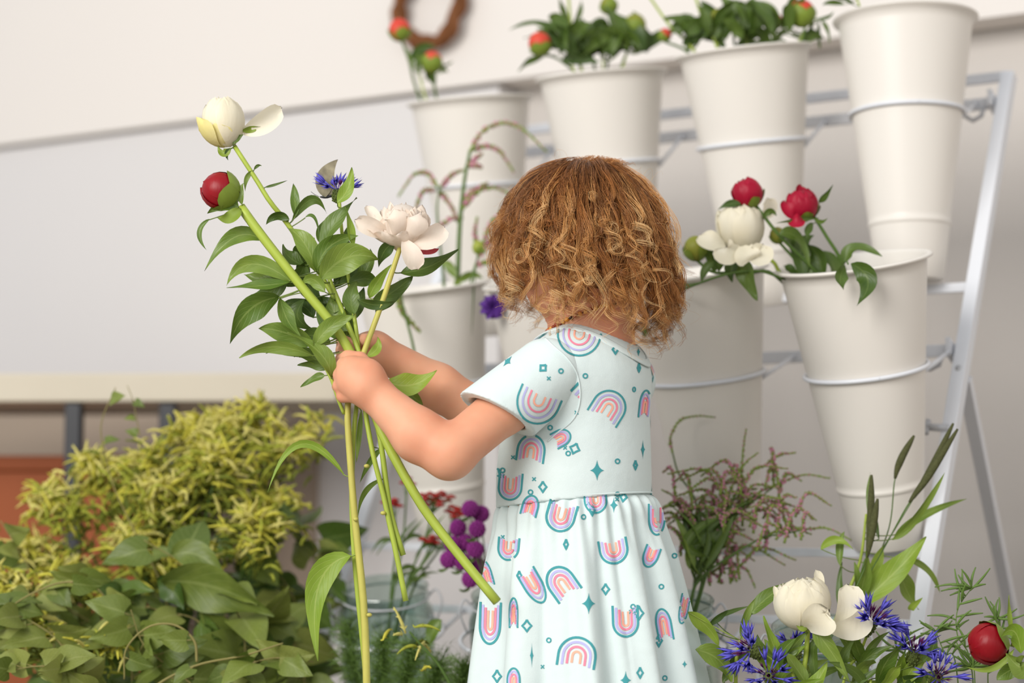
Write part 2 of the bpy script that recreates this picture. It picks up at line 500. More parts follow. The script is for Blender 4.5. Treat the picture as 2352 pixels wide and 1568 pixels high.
for i, (rim, dr, db, bot, lab) in enumerate(J3):
    t = thing('glass_jar', lab, 'jar', 'glass jars in the lowest rings')
    top = P(*rim, dr); ax = (top - P(*bot, db)).normalized()
    r = JR if i < 3 else 0.070
    M = frame_z(top - ax * JH, ax)
    pr = [(0, 0), (r * .93, 0), (r, .008), (r, JH * .82), (r * .9, JH * .88), (r * .88, JH * .96), (r * .93, JH), (r * .88, JH), (r * .83, JH * .96), (r * .84, JH * .88), (r * .94, JH * .81), (r * .94, .012), (r * .88, .006), (0, .006)]
    MB().lathe(pr, 40, M).build('jar_glass', M_glass, t)
    pts = [M @ Vector((r * .93 * math.cos(a), r * .93 * math.sin(a), JH * .925)) for a in [2 * math.pi * k / 40 for k in range(41)]]
    w = MB().tube(pts, .0016, 6, cap=False); w.build('neck_wire', M_wire, t)
    for sg in (-1, 1):
        e = Vector((math.cos(.6), math.sin(.6), 0)) * sg
        e = Vector((0, 1, 0)) * sg
        side = Vector((1, 0, 0))
        pp = [(.93, .925, 0), (1.08, .97, .0), (1.2, .90, .1), (1.14, .80, .1), (1.03, .72, 0), (.97, .82, -.05)]
        MB().tube(spline([M @ (e * r * a + UP * JH * b + side * r * c_) for a, b, c_ in pp], 20), .0016, 6).build('bail_wire', M_wire, t)
    ring(M, JH * .66, Z_r3, (PT - top).dot(RV), rr=r + .014)
    JARS.append((M, r))
# ------------------------------------------------------------------ implicit surfaces (smooth blends, one skin)
class SDF:
    def __init__(s, lo, hi, h):
        s.lo = np.array(lo, dtype=np.float64); s.h = h
        s.n = np.ceil((np.array(hi) - s.lo) / h).astype(int) + 1
        s.g = np.full(s.n, 1.0, dtype=np.float32)
    def _box(s, lo, hi, pad):
        a = np.clip(np.floor((np.array(lo) - pad - s.lo) / s.h).astype(int), 0, s.n)
        b = np.clip(np.ceil((np.array(hi) + pad - s.lo) / s.h).astype(int) + 1, 0, s.n)
        return tuple(slice(i, j) for i, j in zip(a, b))
    def _pts(s, sl):
        ax = [s.lo[i] + s.h * np.arange(sl[i].start, sl[i].stop) for i in range(3)]
        return np.meshgrid(*ax, indexing='ij', sparse=True)
    def _mix(s, sl, d, k, op):
        g = s.g[sl]
        if op == 'add':
            if k > 0:
                t = np.clip(.5 + .5 * (g - d) / k, 0, 1)
                s.g[sl] = g + (d - g) * t - k * t * (1 - t)
            else: s.g[sl] = np.minimum(g, d)
        elif op == 'sub':
            if k > 0:
                t = np.clip(.5 - .5 * (g + d) / k, 0, 1)
                s.g[sl] = g + (-d - g) * t + k * t * (1 - t)
            else: s.g[sl] = np.maximum(g, -d)
    def cone(s, a, b, ra, rb, k=.01, op='add', grow=0.0):
        a = np.array(a); b = np.array(b); ra += grow; rb += grow
        R = max(ra, rb)
        sl = s._box(np.minimum(a, b) - R, np.maximum(a, b) + R, k + 3 * s.h)
        if any(q.stop - q.start < 1 for q in sl): return s
        X, Y, Z = s._pts(sl)
        ba = b - a; L2 = max(ba.dot(ba), 1e-12)
        t = np.clip(((X - a[0]) * ba[0] + (Y - a[1]) * ba[1] + (Z - a[2]) * ba[2]) / L2, 0, 1)
        d = np.sqrt((X - a[0] - t * ba[0]) ** 2 + (Y - a[1] - t * ba[1]) ** 2 + (Z - a[2] - t * ba[2]) ** 2) - (ra + (rb - ra) * t)
        s._mix(sl, d.astype(np.float32), k, op)
        return s
    def chain(s, pts, rads, k=.01, grow=0.0):
        for i in range(len(pts) - 1):
            s.cone(pts[i], pts[i + 1], rads[i], rads[i + 1], k, grow=grow)
        return s
    def ell(s, c, axes, r, k=.01, op='add', grow=0.0):
        c = np.array(c); r = np.array(r) + grow; R = r.max()
        sl = s._box(c - R, c + R, k + 3 * s.h)
        if any(q.stop - q.start < 1 for q in sl): return s
        X, Y, Z = s._pts(sl)
        k0 = 0; k1 = 0
        for e, q in zip(axes, r):
            u = (X - c[0]) * e[0] + (Y - c[1]) * e[1] + (Z - c[2]) * e[2]
            k0 = k0 + (u / q) ** 2; k1 = k1 + (u / q ** 2) ** 2
        k0 = np.sqrt(k0); k1 = np.sqrt(k1) + 1e-9
        s._mix(sl, (k0 * (k0 - 1) / k1).astype(np.float32), k, op)
        return s
    def plane_cut(s, p, n, k=0.0):
        """removes what lies on the side n points to"""
        X, Y, Z = s._pts((slice(0, s.n[0]), slice(0, s.n[1]), slice(0, s.n[2])))
        d = (X - p[0]) * n[0] + (Y - p[1]) * n[1] + (Z - p[2]) * n[2]
        s.g = np.maximum(s.g, d.astype(np.float32))
        return s
    def mesh(s, name):
        g = s.g; n = s.n
        ins = g < 0
        c = np.zeros(np.array(n) - 1, dtype=np.int8)
        for dx in (0, 1):
            for dy in (0, 1):
                for dz in (0, 1):
                    c += ins[dx:n[0] - 1 + dx, dy:n[1] - 1 + dy, dz:n[2] - 1 + dz]
        act = np.argwhere((c > 0) & (c < 8))
        idx = np.full(np.array(n) - 1, -1, dtype=np.int32)
        idx[act[:, 0], act[:, 1], act[:, 2]] = np.arange(len(act))
        acc = np.zeros((len(act), 3)); cnt = np.zeros(len(act))
        cr = [np.array([i, j, k]) for i in (0, 1) for j in (0, 1) for k in (0, 1)]
        for A in cr:
            for B in cr:
                if (B - A).sum() == 1 and (B - A).min() == 0:
                    pa = act + A; pb = act + B
                    ga = g[pa[:, 0], pa[:, 1], pa[:, 2]]; gb = g[pb[:, 0], pb[:, 1], pb[:, 2]]
                    m = (ga < 0) != (gb < 0)
                    t = np.where(m, ga / np.where(np.abs(ga - gb) < 1e-12, 1, ga - gb), 0)
                    acc += np.where(m[:, None], A + t[:, None] * (B - A), 0); cnt += m
        V = s.lo + (act + acc / cnt[:, None]) * s.h
        F = []
        for ax in range(3):
            o1, o2 = (ax + 1) % 3, (ax + 2) % 3
            sl0 = [slice(None)] * 3; sl1 = [slice(None)] * 3
            sl0[ax] = slice(0, -1); sl1[ax] = slice(1, None)
            ch = np.argwhere(ins[tuple(sl0)] != ins[tuple(sl1)])
            ok = (ch[:, o1] > 0) & (ch[:, o2] > 0) & (ch[:, o1] < n[o1] - 1) & (ch[:, o2] < n[o2] - 1)
            ch = ch[ok]
            def cell(d1, d2):
                q = ch.copy(); q[:, o1] -= d1; q[:, o2] -= d2
                return idx[q[:, 0], q[:, 1], q[:, 2]]
            quad = np.stack([cell(1, 1), cell(0, 1), cell(0, 0), cell(1, 0)], axis=1)
            flip = ~ins[ch[:, 0], ch[:, 1], ch[:, 2]]
            quad[flip] = quad[flip][:, ::-1]
            F.append(quad)
        F = np.concatenate(F)
        F = F[(F >= 0).all(axis=1)]
        me = bpy.data.meshes.new(name)
        me.vertices.add(len(V)); me.vertices.foreach_set('co', V.astype(np.float32).ravel())
        me.loops.add(len(F) * 4); me.loops.foreach_set('vertex_index', F.astype(np.int32).ravel())
        me.polygons.add(len(F)); me.polygons.foreach_set('loop_start', np.arange(len(F), dtype=np.int32) * 4)
        me.polygons.foreach_set('use_smooth', np.ones(len(F), dtype=bool))
        me.update(calc_edges=True); me.validate()
        return me

# ------------------------------------------------------------------ the child
AL = math.radians(20)
BF = Vector((-math.cos(AL), math.sin(AL), 0))        # where the chest points
BL = Vector((-math.sin(AL), -math.cos(AL), 0))       # her left side, towards us
HD = P(1336, 543, 2.50)                               # middle of the skull
ay, at_ = math.radians(28), math.radians(20)
HF = Vector((-math.cos(ay) * math.cos(at_), math.sin(ay) * math.cos(at_), -math.sin(at_)))
HL = Vector((-math.sin(ay), -math.cos(ay), 0))
HU = HF.cross(HL).normalized()
if HU.z < 0: HU = -HU
def Hh(f, l, u): return HD + HF * f + HL * l + HU * u
TC = lambda py, px=1320, d=2.50: P(px, py, d)         # points on the body's axis
NB = TC(772, 1352)                                    # neck base
SHN = P(1262, 852, 2.415)                             # near (left) shoulder joint
SHF = NB + (NB - SHN) * .95; SHF.z = SHN.z
ELN, WRN = P(1032, 1042, 2.345), P(858, 902, 2.375)
WRF, ELF = P(862, 800, 2.462), P(1098, 946, 2.515)

M_skin, N_, L_, b_ = new_mat('skin')
tc_ = N_.new('ShaderNodeTexCoord')
n1 = N_.new('ShaderNodeTexNoise'); n1.inputs['Scale'].default_value = 14; n1.inputs['Detail'].default_value = 3
L_.new(tc_.outputs['Object'], n1.inputs['Vector'])
rp = N_.new('ShaderNodeValToRGB'); rp.color_ramp.elements[0].position = .35; rp.color_ramp.elements[1].position = .7
rp.color_ramp.elements[0].color = rgb(226, 168, 136); rp.color_ramp.elements[1].color = rgb(214, 144, 112)
L_.new(n1.outputs['Fac'], rp.inputs['Fac']); L_.new(rp.outputs['Color'], b_.inputs['Base Color'])
b_.inputs['Roughness'].default_value = .55; b_.inputs['Specular IOR Level'].default_value = .3
b_.inputs['Subsurface Weight'].default_value = .35; b_.inputs['Subsurface Radius'].default_value = (1, .35, .18); b_.inputs['Subsurface Scale'].default_value = .008
n2 = N_.new('ShaderNodeTexNoise'); n2.inputs['Scale'].default_value = 420
L_.new(tc_.outputs['Object'], n2.inputs['Vector'])
bp = N_.new('ShaderNodeBump'); bp.inputs['Strength'].default_value = .06; bp.inputs['Distance'].default_value = .001
L_.new(n2.outputs['Fac'], bp.inputs['Height']); L_.new(bp.outputs['Normal'], b_.inputs['Normal'])

child = thing('person', 'toddler in a mint rainbow print dress, seen from behind, holding a peony bouquet', 'person')

def arm_near(S, grow=0.0):
    S.chain([SHN + Vector((.012, .012, .004)), SHN.lerp(ELN, .45), ELN], [.033, .0295, .0285], .012, grow)
    S.chain([ELN, ELN.lerp(WRN, .35) + Vector((-.004, 0, -.004)), WRN], [.0295, .0305, .0205], .012, grow)
def arm_far(S, grow=0.0):
    S.chain([SHF, ELF, ELF.lerp(WRF, .4), WRF], [.034, .029, .028, .0195], .012, grow)
def torso(S, grow=0.0):
    up = (0, 0, 1)
    for py, px, f, l in ((860, 1338, .066, .090), (930, 1330, .078, .094), (1010, 1322, .084, .094), (1090, 1318, .088, .095), (1170, 1316, .088, .096), (1240, 1320, .088, .098)):
        S.ell(P(px, py, 2.50), (BF, BL, up), (f, l, .055), .03, grow=grow)
    S.cone(NB + BL * .02 - UP * .028, SHN + Vector((.01, .014, -.002)), .030, .034, .03, grow=grow)
    S.cone(NB - BL * .02 - UP * .028, SHF, .030, .034, .03, grow=grow)
    S.ell(NB - BF * .012 - UP * .05, (BF, BL, up), (.050, .075, .04), .03, grow=grow)
def build_body():
    S = SDF((-.26, 2.26, -.005), (.27, 2.66, .965), .0025)
    torso(S)
    # head
    S.ell(HD, (HF, HL, HU), (.086, .072, .084), .02)
    S.ell(Hh(.030, 0, -.045), (HF, HL, HU), (.054, .056, .056), .02)
    for s in (-1, 1):
        S.ell(Hh(.052, s * .027, -.052), (HF, HL, HU), (.030, .028, .030), .015)
        S.ell(Hh(.012, s * .036, -.078), (HF, HL, HU), (.03, .02, .022), .02)
    S.ell(Hh(.062, 0, -.098), (HF, HL, HU), (.02, .022, .016), .015)
    S.ell(Hh(.020, 0, -.088), (HF, HL, HU), (.045, .03, .018), .02)
    S.cone(Hh(.078, 0, -.018), Hh(.088, 0, -.044), .006, .009, .010)
    S.ell(Hh(.074, 0, -.074), (HF, HL, HU), (.010, .016, .005), .006)
    S.ell(Hh(.072, 0, -.083), (HF, HL, HU), (.010, .013, .005), .006)
    for s in (-1, 1):
        S.ell(Hh(.084, s * .030, -.020), (HF, HL, HU), (.010, .015, .009), .008, 'sub')
        ec = Hh(-.012, s * .073, -.032)
        S.ell(ec, (HF, HL, HU), (.017, .007, .026), .006)
        S.ell(ec + HL * s * .007, (HF, HL, HU), (.009, .005, .016), .004, 'sub')
    # neck
    S.cone(Hh(-.012, 0, -.05), NB - UP * .01, .040, .040, .02)
    S.cone(Hh(-.035, 0, -.05), NB - BF * .018 - UP * .02, .030, .036, .02)
    arm_near(S); arm_far(S)
    # near hand: back of the hand towards us, four fingers folded round the stems, thumb over the top
    def F_(pts, rr): S.chain([P(*p) for p in pts], rr, .0022)
    S.chain([WRN, P(838, 884, 2.372), P(815, 866, 2.373)], [.0205, .0215, .0185], .012)
    for dy, r in ((-20, .0165), (0, .017), (22, .016)):
        S.cone(P(842, 872 + dy * .8, 2.373), P(803, 862 + dy, 2.376), .0175, r - .0035, .012)
    fing = [((798, 836), .0075, 0), ((790, 860), .0078, 0), ((789, 885), .0076, 2), ((796, 908), .0068, 6)]
    for (kx, ky), r, dx in fing:
        F_([(kx + 12, ky, 2.375), (kx - 8, ky + 1, 2.381), (kx - 12, ky + 2, 2.400), (kx + 6, ky + 2, 2.416), (kx + 36, ky, 2.418)], [r + .002, r + .0012, r, r * .95, r * .85])
    F_([(848, 850, 2.382), (826, 826, 2.388), (800, 820, 2.398), (783, 824, 2.409)], [.0115, .0098, .0088, .0076])
    # far hand: palm behind the stems, fingers closing from the far side
    S.chain([WRF, P(842, 806, 2.458), P(826, 812, 2.452)], [.0195, .0195, .017], .012)
    for ky, r in ((786, .0074), (806, .0076), (826, .0074), (844, .0066)):
        F_([(828, ky, 2.452), (803, ky - 1, 2.448), (785, ky - 2, 2.432), (790, ky - 2, 2.418), (812, ky, 2.414)], [r + .0015, r + .001, r, r * .95, r * .85])
    F_([(850, 792, 2.450), (850, 782, 2.432), (836, 780, 2.418)], [.011, .009, .0078])
    # legs and feet
    for s in (-1, 1):
        hp = P(1325, 1240, 2.50) + BL * s * .045
        kn = Vector((hp.x, hp.y, .235)) + BF * .008; an = Vector((hp.x, hp.y, .045)) - BF * .004
        S.chain([hp, kn, kn.lerp(an, .35) - BF * .006, an], [.056, .040, .038, .025], .015)
        S.ell(Vector((hp.x, hp.y, .022)) + BF * .03, (BF, BL, (0, 0, 1)), (.062, .028, .022), .015)
        for q in range(5):
            S.ell(Vector((hp.x, hp.y, .012)) + BF * (.088 - .004 * q) + BL * s * (-.018 + q * .0095), (BF, BL, (0, 0, 1)), (.012, .006, .008), .004)
    return obj('body', S.mesh('body'), M_skin, child)
body = build_body()
M_eye = mat_plain('eye', rgb(70, 50, 38), .1, .6)
for s in (-1, 1):
    MB().ball(Hh(.068, s * .030, -.021), .0118).build('eye', M_eye, child)
    MB().tube(spline([Hh(.083, s * .014, -.004), Hh(.081, s * .030, .001), Hh(.070, s * .046, -.006)], 8), .0018, 6).build('eyebrow', mat_plain('brow', rgb(150, 105, 65), .7), child)

# dress ------------------------------------------------------------------
M_dress, N_, L_, b_ = new_mat('mint_jersey')
tc_ = N_.new('ShaderNodeTexCoord')
n1 = N_.new('ShaderNodeTexNoise'); n1.inputs['Scale'].default_value = 8
L_.new(tc_.outputs['Object'], n1.inputs['Vector'])
rp = N_.new('ShaderNodeValToRGB'); rp.color_ramp.elements[0].color = rgb(213, 227, 226); rp.color_ramp.elements[1].color = rgb(221, 234, 233)
L_.new(n1.outputs['Fac'], rp.inputs['Fac']); L_.new(rp.outputs['Color'], b_.inputs['Base Color'])
b_.inputs['Roughness'].default_value = .9; b_.inputs['Specular IOR Level'].default_value = .15
b_.inputs['Sheen Weight'].default_value = .15
n2 = N_.new('ShaderNodeTexNoise'); n2.inputs['Scale'].default_value = 900; n2.inputs['Detail'].default_value = 2
n3 = N_.new('ShaderNodeTexNoise'); n3.inputs['Scale'].default_value = 30
L_.new(tc_.outputs['Object'], n2.inputs['Vector']); L_.new(tc_.outputs['Object'], n3.inputs['Vector'])
bp = N_.new('ShaderNodeBump'); bp.inputs['Strength'].default_value = .25; bp.inputs['Distance'].default_value = .0008
bp2 = N_.new('ShaderNodeBump'); bp2.inputs['Strength'].default_value = .25; bp2.inputs['Distance'].default_value = .006
L_.new(n2.outputs['Fac'], bp.inputs['Height']); L_.new(n3.outputs['Fac'], bp2.inputs['Height'])
L_.new(bp2.outputs['Normal'], bp.inputs['Normal']); L_.new(bp.outputs['Normal'], b_.inputs['Normal'])

WAIST = P(1316, 1140, 2.50)
NK_C = NB - BF * .014 + UP * .010
NK_AX = (UP * 1.0 - BF * .36).normalized()        # the neck opening dips to the back
NK_F = (BF - NK_AX * BF.dot(NK_AX)).normalized()
NK_R = (.068, .064)
def build_bodice():
    S = SDF((-.02, 2.34, .49), (.23, 2.68, .78), .0022)
    torso(S, grow=.0065)
    S.ell(NK_C + NK_AX * .028, (NK_F, BL, NK_AX), (NK_R[0], NK_R[1], .050), 0, 'sub')
    S.plane_cut(WAIST - UP * .006, -(UP + BF * .10).normalized())
    return obj('dress_bodice', S.mesh('dress_bodice'), M_dress, child)
dress = build_bodice()
def build_sleeve(sh, el, up_r, hem_r, hem_t, hemn, cav, name):
    mid = sh.lerp(el, hem_t)
    lo = [min(sh[i], mid[i]) - .075 for i in range(3)]; hi = [max(sh[i], mid[i]) + .075 for i in range(3)]
    S = SDF(lo, hi, .0022)
    S.cone(sh + (sh - el).normalized() * -.004, sh.lerp(el, hem_t * 1.25), up_r, hem_r, .01)
    S.plane_cut(mid, hemn)
    C_ = SDF(lo, hi, .0022); C_.cone(sh.lerp(el, .10), sh.lerp(el, hem_t * 1.6), cav, cav + .0075, 0)
    S.g = np.maximum(S.g, -C_.g)
    return obj(name, S.mesh(name), M_dress, dress)
hn = (P(1085, 930, 2.38) - P(1250, 1015, 2.40)); hn = Vector((-hn.z, -0.02, hn.x)); hn = hn.normalized()
if hn.dot(ELN - SHN) < 0: hn = -hn
slN = build_sleeve(SHN + Vector((.000, .004, -.002)), ELN, .0450, .0480, .525, hn, .030, 'sleeve')
slF = build_sleeve(SHF + Vector((.0, 0, -.002)), ELF, .0450, .0480, .52, (ELF - SHF).normalized(), .030, 'sleeve')
# skirt: gathered rings
def skirt_pt(a, v, off=0.0):
    """a: angle round the body, v: 0 at the waist seam, 1 at the hem"""
    z = WAIST.z - .002 - v * .315
    c = WAIST + Vector((.016 * v + .004, 0, 0))
    t = min(v / .72, 1.2)
    f = .0885 + .050 * t ** .75; l = .0975 + .042 * t ** .75
    puff = .003 * math.exp(-((v - .05) / .05) ** 2) + .003 * (1 - math.exp(-v / .015))
    g1 = math.sin(34 * a + 1.7 * math.sin(3 * a)) * .0034 * math.exp(-v / .22) * min(1, v / .02)
    w = min(1, v / .25)
    s1 = math.sin(11 * a + 1.1 * math.sin(2 * a + 1) + .6 * v); s2 = math.sin(17 * a + 2.2 * math.sin(3 * a) - 1.0 * v + 1)
    fold = ((abs(s1) ** .7) * (1 if s1 > 0 else -1)) * .0078 + s2 * .0046
    fold *= w * (.55 + .75 * v)
    r = puff + g1 + fold + off
    seamdip = -.006 * math.cos(a) * (1 - v) if v < 1 else 0
    p = c + BF * ((f + r) * math.cos(a)) + BL * ((l + r) * math.sin(a))
    return Vector((p.x, p.y, z + seamdip))
def build_skirt():
    na, nv = 360, 90
    m = MB(); vs = []
    for j in range(nv + 1):
        v = (j / nv) ** 1.25
        for i in range(na): vs.append(skirt_pt(2 * math.pi * i / na, v))
    fs = [(j * na + i, (j + 1) * na + i, (j + 1) * na + (i + 1) % na, j * na + (i + 1) % na) for j in range(nv) for i in range(na)]
    m.add(vs, fs)
    o = m.build('skirt', M_dress, dress)
    md = o.modifiers.new('cloth', 'SOLIDIFY'); md.thickness = .0014; md.offset = -1
    return o
skirt = build_skirt()
# waist seam cord, armhole seam, neck band
seam = MB().tube([skirt_pt(2 * math.pi * i / 120, 0.0, .0045) + UP * .001 for i in range(121)], .0012, 6, cap=False)
seam.build('waist_seam', M_dress, dress)
deps = bpy.context.evaluated_depsgraph_get()
def bvh_of(o):
    me = o.data
    V = [v.co.copy() for v in me.vertices]
    return BVHTree.FromPolygons(V, [tuple(p.vertices) for p in me.polygons])
bv_b, bv_s, bv_k, bv_f = bvh_of(dress), bvh_of(slN), bvh_of(skirt), bvh_of(slF)
def band_pts(n=90, lift=.0008):
    pts = []
    for i in range(n + 1):
        a = 2 * math.pi * i / n
        dirv = NK_F * math.cos(a) * NK_R[0] * 1.02 + BL * math.sin(a) * NK_R[1] * 1.02
        # slide along the opening's ellipsoid until it meets the bodice
        o_ = NK_C + NK_AX * .10 + dirv
        h = bv_b.ray_cast(o_, -NK_AX)
        pts.append((h[0] if h[0] is not None else NK_C + dirv) + NK_AX * lift)
    pts[-1] = pts[0]
    P2 = []
    for i in range(n):
        P2.append((pts[i - 1] + pts[i] * 2 + pts[(i + 1) % n]) / 4)
    return P2
bp_ = band_pts()
m = MB(); vs = []; K = 8
n = len(bp_)
for i in range(n):
    q = bp_[i]; rad = (q - NK_C); rad = (rad - NK_AX * rad.dot(NK_AX)).normalized()
    dn = (rad * .75 - NK_AX * .66).normalized(); nn = (rad * .66 + NK_AX * .75)
    for k in range(K):
        a = 2 * math.pi * k / K
        vs.append(q + dn * (.0045 + .0062 * math.cos(a)) + nn * (.0016 * math.sin(a)))
fs = [(i * K + k, i * K + (k + 1) % K, ((i + 1) % n) * K + (k + 1) % K, ((i + 1) % n) * K + k) for i in range(n) for k in range(K)]
m.add(vs, fs); m.build('neck_band', M_dress, dress)
# ------------------------------------------------------------------ hair
rng = np.random.default_rng(11)
aF, aL, aU = np.array(HF), np.array(HL), np.array(HU); hc = np.array(HD)
AX = np.array([.090, .078, .090])
def to_local(p): return np.array([(p - hc) @ aF, (p - hc) @ aL, (p - hc) @ aU])
def to_world(q): return hc + q[0] * aF + q[1] * aL + q[2] * aU
crown = np.array([-.42, .05, .90]); crown /= np.linalg.norm(crown)
G = np.array([0, 0, -1.0])
def guide(d0, length, layer, n=48, flare=.0, seed=0):
    """path of one lock: along the scalp, away from the crown, then down"""
    r = np.random.default_rng(seed)
    p = to_world(d0 * (AX + layer * .4))
    pts = [p.copy()]; ds = length / (n - 1)
    side = r.uniform(-.35, .35)
    for i in range(n - 1):
        q = to_local(p); AXq = AX if q[2] > 0 else AX * np.array([.98, 1.03, 1.6]); u = q / AXq; rad = np.linalg.norm(u)
        nl = q / AXq ** 2; nl /= np.linalg.norm(nl)
        nw = nl[0] * aF + nl[1] * aL + nl[2] * aU
        away = to_world(q / rad) - to_world(crown * AX); away -= nw * (away @ nw); away /= (np.linalg.norm(away) + 1e-9)
        hz = np.cross(nw, G); hz /= (np.linalg.norm(hz) + 1e-6)
        s = i / (n - 1)
        d = G * 1.0 + away * (.9 if q[2] > .02 else .25) + hz * side * .35
        gap = (rad - 1) * .085
        want = layer * (0.5 + .5 * min(1, s * 3)) + flare * s ** 1.4
        d -= nw * (d @ nw) * (1 if gap < want + .004 else .25)
        if q[2] > -.10 or gap < want:
            d += nw * np.clip((want - gap) * 45, -.5, .9)
        d /= np.linalg.norm(d)
        p = p + d * ds
        pts.append(p.copy())
    return np.array(pts)
def wave(pts, amp, freq, ph, curl, curl_r, hand, turns=1.7, planar=None):
    """adds waves that grow to the tip and a ringlet at the end: rolled up flat on the head, or hanging as a corkscrew"""
    n = len(pts); s = np.linspace(0, 1, n)
    planar = (rng.uniform() < .38) if planar is None else planar
    if planar: turns = turns * rng.uniform(.5, .95); st_t, st_e = rng.uniform(.7, 1.5), rng.uniform(.6, 1.1)
    u = np.clip((s - (1 - curl)) / curl, 0, 1)
    if planar:
        sp = np.where(s < 1 - curl, s, 1 - curl + curl * .12 * u)
        pts = np.stack([np.interp(sp, s, pts[:, i]) for i in range(3)], axis=1)
    t = np.gradient(pts, axis=0); t /= (np.linalg.norm(t, axis=1)[:, None] + 1e-9)
    c = pts - hc; c /= np.linalg.norm(c, axis=1)[:, None]
    e2 = c - t * (c * t).sum(1)[:, None]; e2 /= (np.linalg.norm(e2, axis=1)[:, None] + 1e-9)
    e1 = np.cross(t, e2)
    w = np.clip((s - .18) / .45, 0, 1)
    if planar:
        A = amp * w
        phase = ph + 2 * np.pi * freq * np.minimum(s, 1 - curl)
        q = pts + e1 * (A * np.cos(phase))[:, None] + e2 * (A * .75 * (1 + np.sin(phase)))[:, None]
        fi = 2 * np.pi * turns * u; R = curl_r * (1 - .5 * u)
        k0 = max(1, int((1 - curl) * n) - 1)
        return q + np.outer(st_t * R * np.sin(fi), t[k0]) + np.outer(st_e * hand * R * (1 - np.cos(fi)), e1[k0]) + np.outer(.007 * u, e2[k0])
    A = amp * w + curl_r * u ** .8
    phase = ph + 2 * np.pi * (freq * s) + hand * 2 * np.pi * turns * u ** 1.2
    return pts + e1 * (A * np.cos(phase))[:, None] + e2 * (A * .75 * (1 + np.sin(phase)))[:, None]
strands = []; cols = []; rads = []
dark, mid, gold, pale = [np.array(rgb(*c)[:3]) for c in ((96, 56, 26), (168, 106, 54), (222, 164, 98), (248, 212, 156))]
NP = 32
def add_lock(path, nst, width, tone, rad=.00024, spread=1.0):
    n = len(path); s = np.linspace(0, 1, n)
    t = np.gradient(path, axis=0); t /= (np.linalg.norm(t, axis=1)[:, None] + 1e-9)
    ref = np.array([.3, .5, .8]); e1 = np.cross(t, ref); e1 /= (np.linalg.norm(e1, axis=1)[:, None] + 1e-9); e2 = np.cross(t, e1)
    for k in range(nst):
        rr = math.sqrt(rng.uniform()) * width; a = rng.uniform(0, 6.28)
        prof = (1.15 - .75 * s ** 1.3) * spread
        tw = a + rng.uniform(-.5, 1.2) * s * 2
        q = path + e1 * (rr * prof * np.cos(tw))[:, None] + e2 * (rr * prof * np.sin(tw))[:, None]
        f = rng.normal(0, .0009, 3); q = q + np.outer(np.sin(s * rng.uniform(4, 11) + rng.uniform(0, 6)), f) * (s * 1.2 + .2)[:, None]
        end = rng.uniform(.78, 1.0)
        ss = np.linspace(0, end, NP)
        q = np.stack([np.interp(ss, s, q[:, i]) for i in range(3)], axis=1)
        strands.append(q)
        tn = np.clip(tone + rng.normal(0, .16), 0, 1)
        x = np.clip(tn * .75 + ss * .50 - .14, 0, 1)[:, None]
        c = np.where(x < .4, dark + (mid - dark) * x / .4, np.where(x < .75, mid + (gold - mid) * (x - .4) / .35, gold + (pale - gold) * (x - .75) / .25))
        cols.append(c)
        rads.append(rad * rng.uniform(.75, 1.25) * (1 - .55 * (ss / end) ** 3))
ok = 0; tries = 0
NG = 290
while ok < NG and tries < 6000:
    tries += 1
    d = rng.normal(0, 1, 3); d /= np.linalg.norm(d)
    if d[2] < -.42: continue
    if d[0] > .35 and d[2] < .30: continue            # the face
    if d[0] > .0 and d[2] < -.12: continue
    polar = math.acos(np.clip(d @ crown, -1, 1))
    top = d[2]
    drop = (d[2] + .42) * .088                         # height above the nape line
    rz = to_world(d * AX)
    zt = .732 + .034 * np.clip((d[0] + .75) / .5, 0, 1) + .012 * (d[0] > .1) + rng.uniform(-.012, .015)
    L = max(.035, (rz[2] - zt) * 1.10 + polar * .004 + (.02 if d[2] > .5 else .008))
    if rng.uniform() < .34: L *= rng.uniform(.55, .8)
    L = min(L, .25)
    layer = .004 + .016 * rng.uniform() ** 1.0 * (0.35 + .65 * (1 if d[2] > -.1 else .6))
    if d[2] > .75: layer *= .6
    g = guide(d, L, layer, seed=ok + 100, flare=(.008 if d[0] < -.3 else .018) + .010 * rng.uniform())
    sd = rng.choice([-1, 1])
    p = wave(g, .0045 + .004 * rng.uniform(), (1.0 + .6 * rng.uniform()) * L / .09, rng.uniform(0, 6.28), min(.5, .048 / L), .0055 + .0045 * rng.uniform(), sd, 1.35)
    add_lock(p, 20, .0058 + .0030 * rng.uniform(), rng.choice([.02, .15, .3, .5, .7, .95]))
    ok += 1
# smooth locks parting at the crown
for k in range(44):
    a = k * 2.39996; pr_ = .05 + .30 * math.sqrt((k % 11 + 1) / 11)
    e1 = np.cross(crown, [0, 1, 0]); e1 /= np.linalg.norm(e1); e2 = np.cross(crown, e1)
    d = crown * math.cos(pr_) + (e1 * math.cos(a) + e2 * math.sin(a)) * math.sin(pr_); d /= np.linalg.norm(d)
    g = guide(d, rng.uniform(.13, .20), .006 + .006 * rng.uniform(), seed=700 + k, flare=.012)
    p = wave(g, .004, 1.4, rng.uniform(0, 6.28), .25, .006, rng.choice([-1, 1]), 1.2)
    add_lock(p, 20, .0075, rng.choice([.05, .2, .4, .6]))
# single bright curls lying over the mass, seen on the side towards us
for k in range(26):
    d = np.array([rng.uniform(-.9, .35), rng.uniform(.25, 1), rng.uniform(-.35, .4)]); d /= np.linalg.norm(d)
    g = guide(d, rng.uniform(.07, .13), .020, seed=900 + k, flare=.03)
    p = wave(g, .005, .5, rng.uniform(0, 6.28), .42, rng.uniform(.007, .0115), rng.choice([-1, 1]), 1.35, bool(k % 3))
    add_lock(p, 9, .0030, .8, .00020)
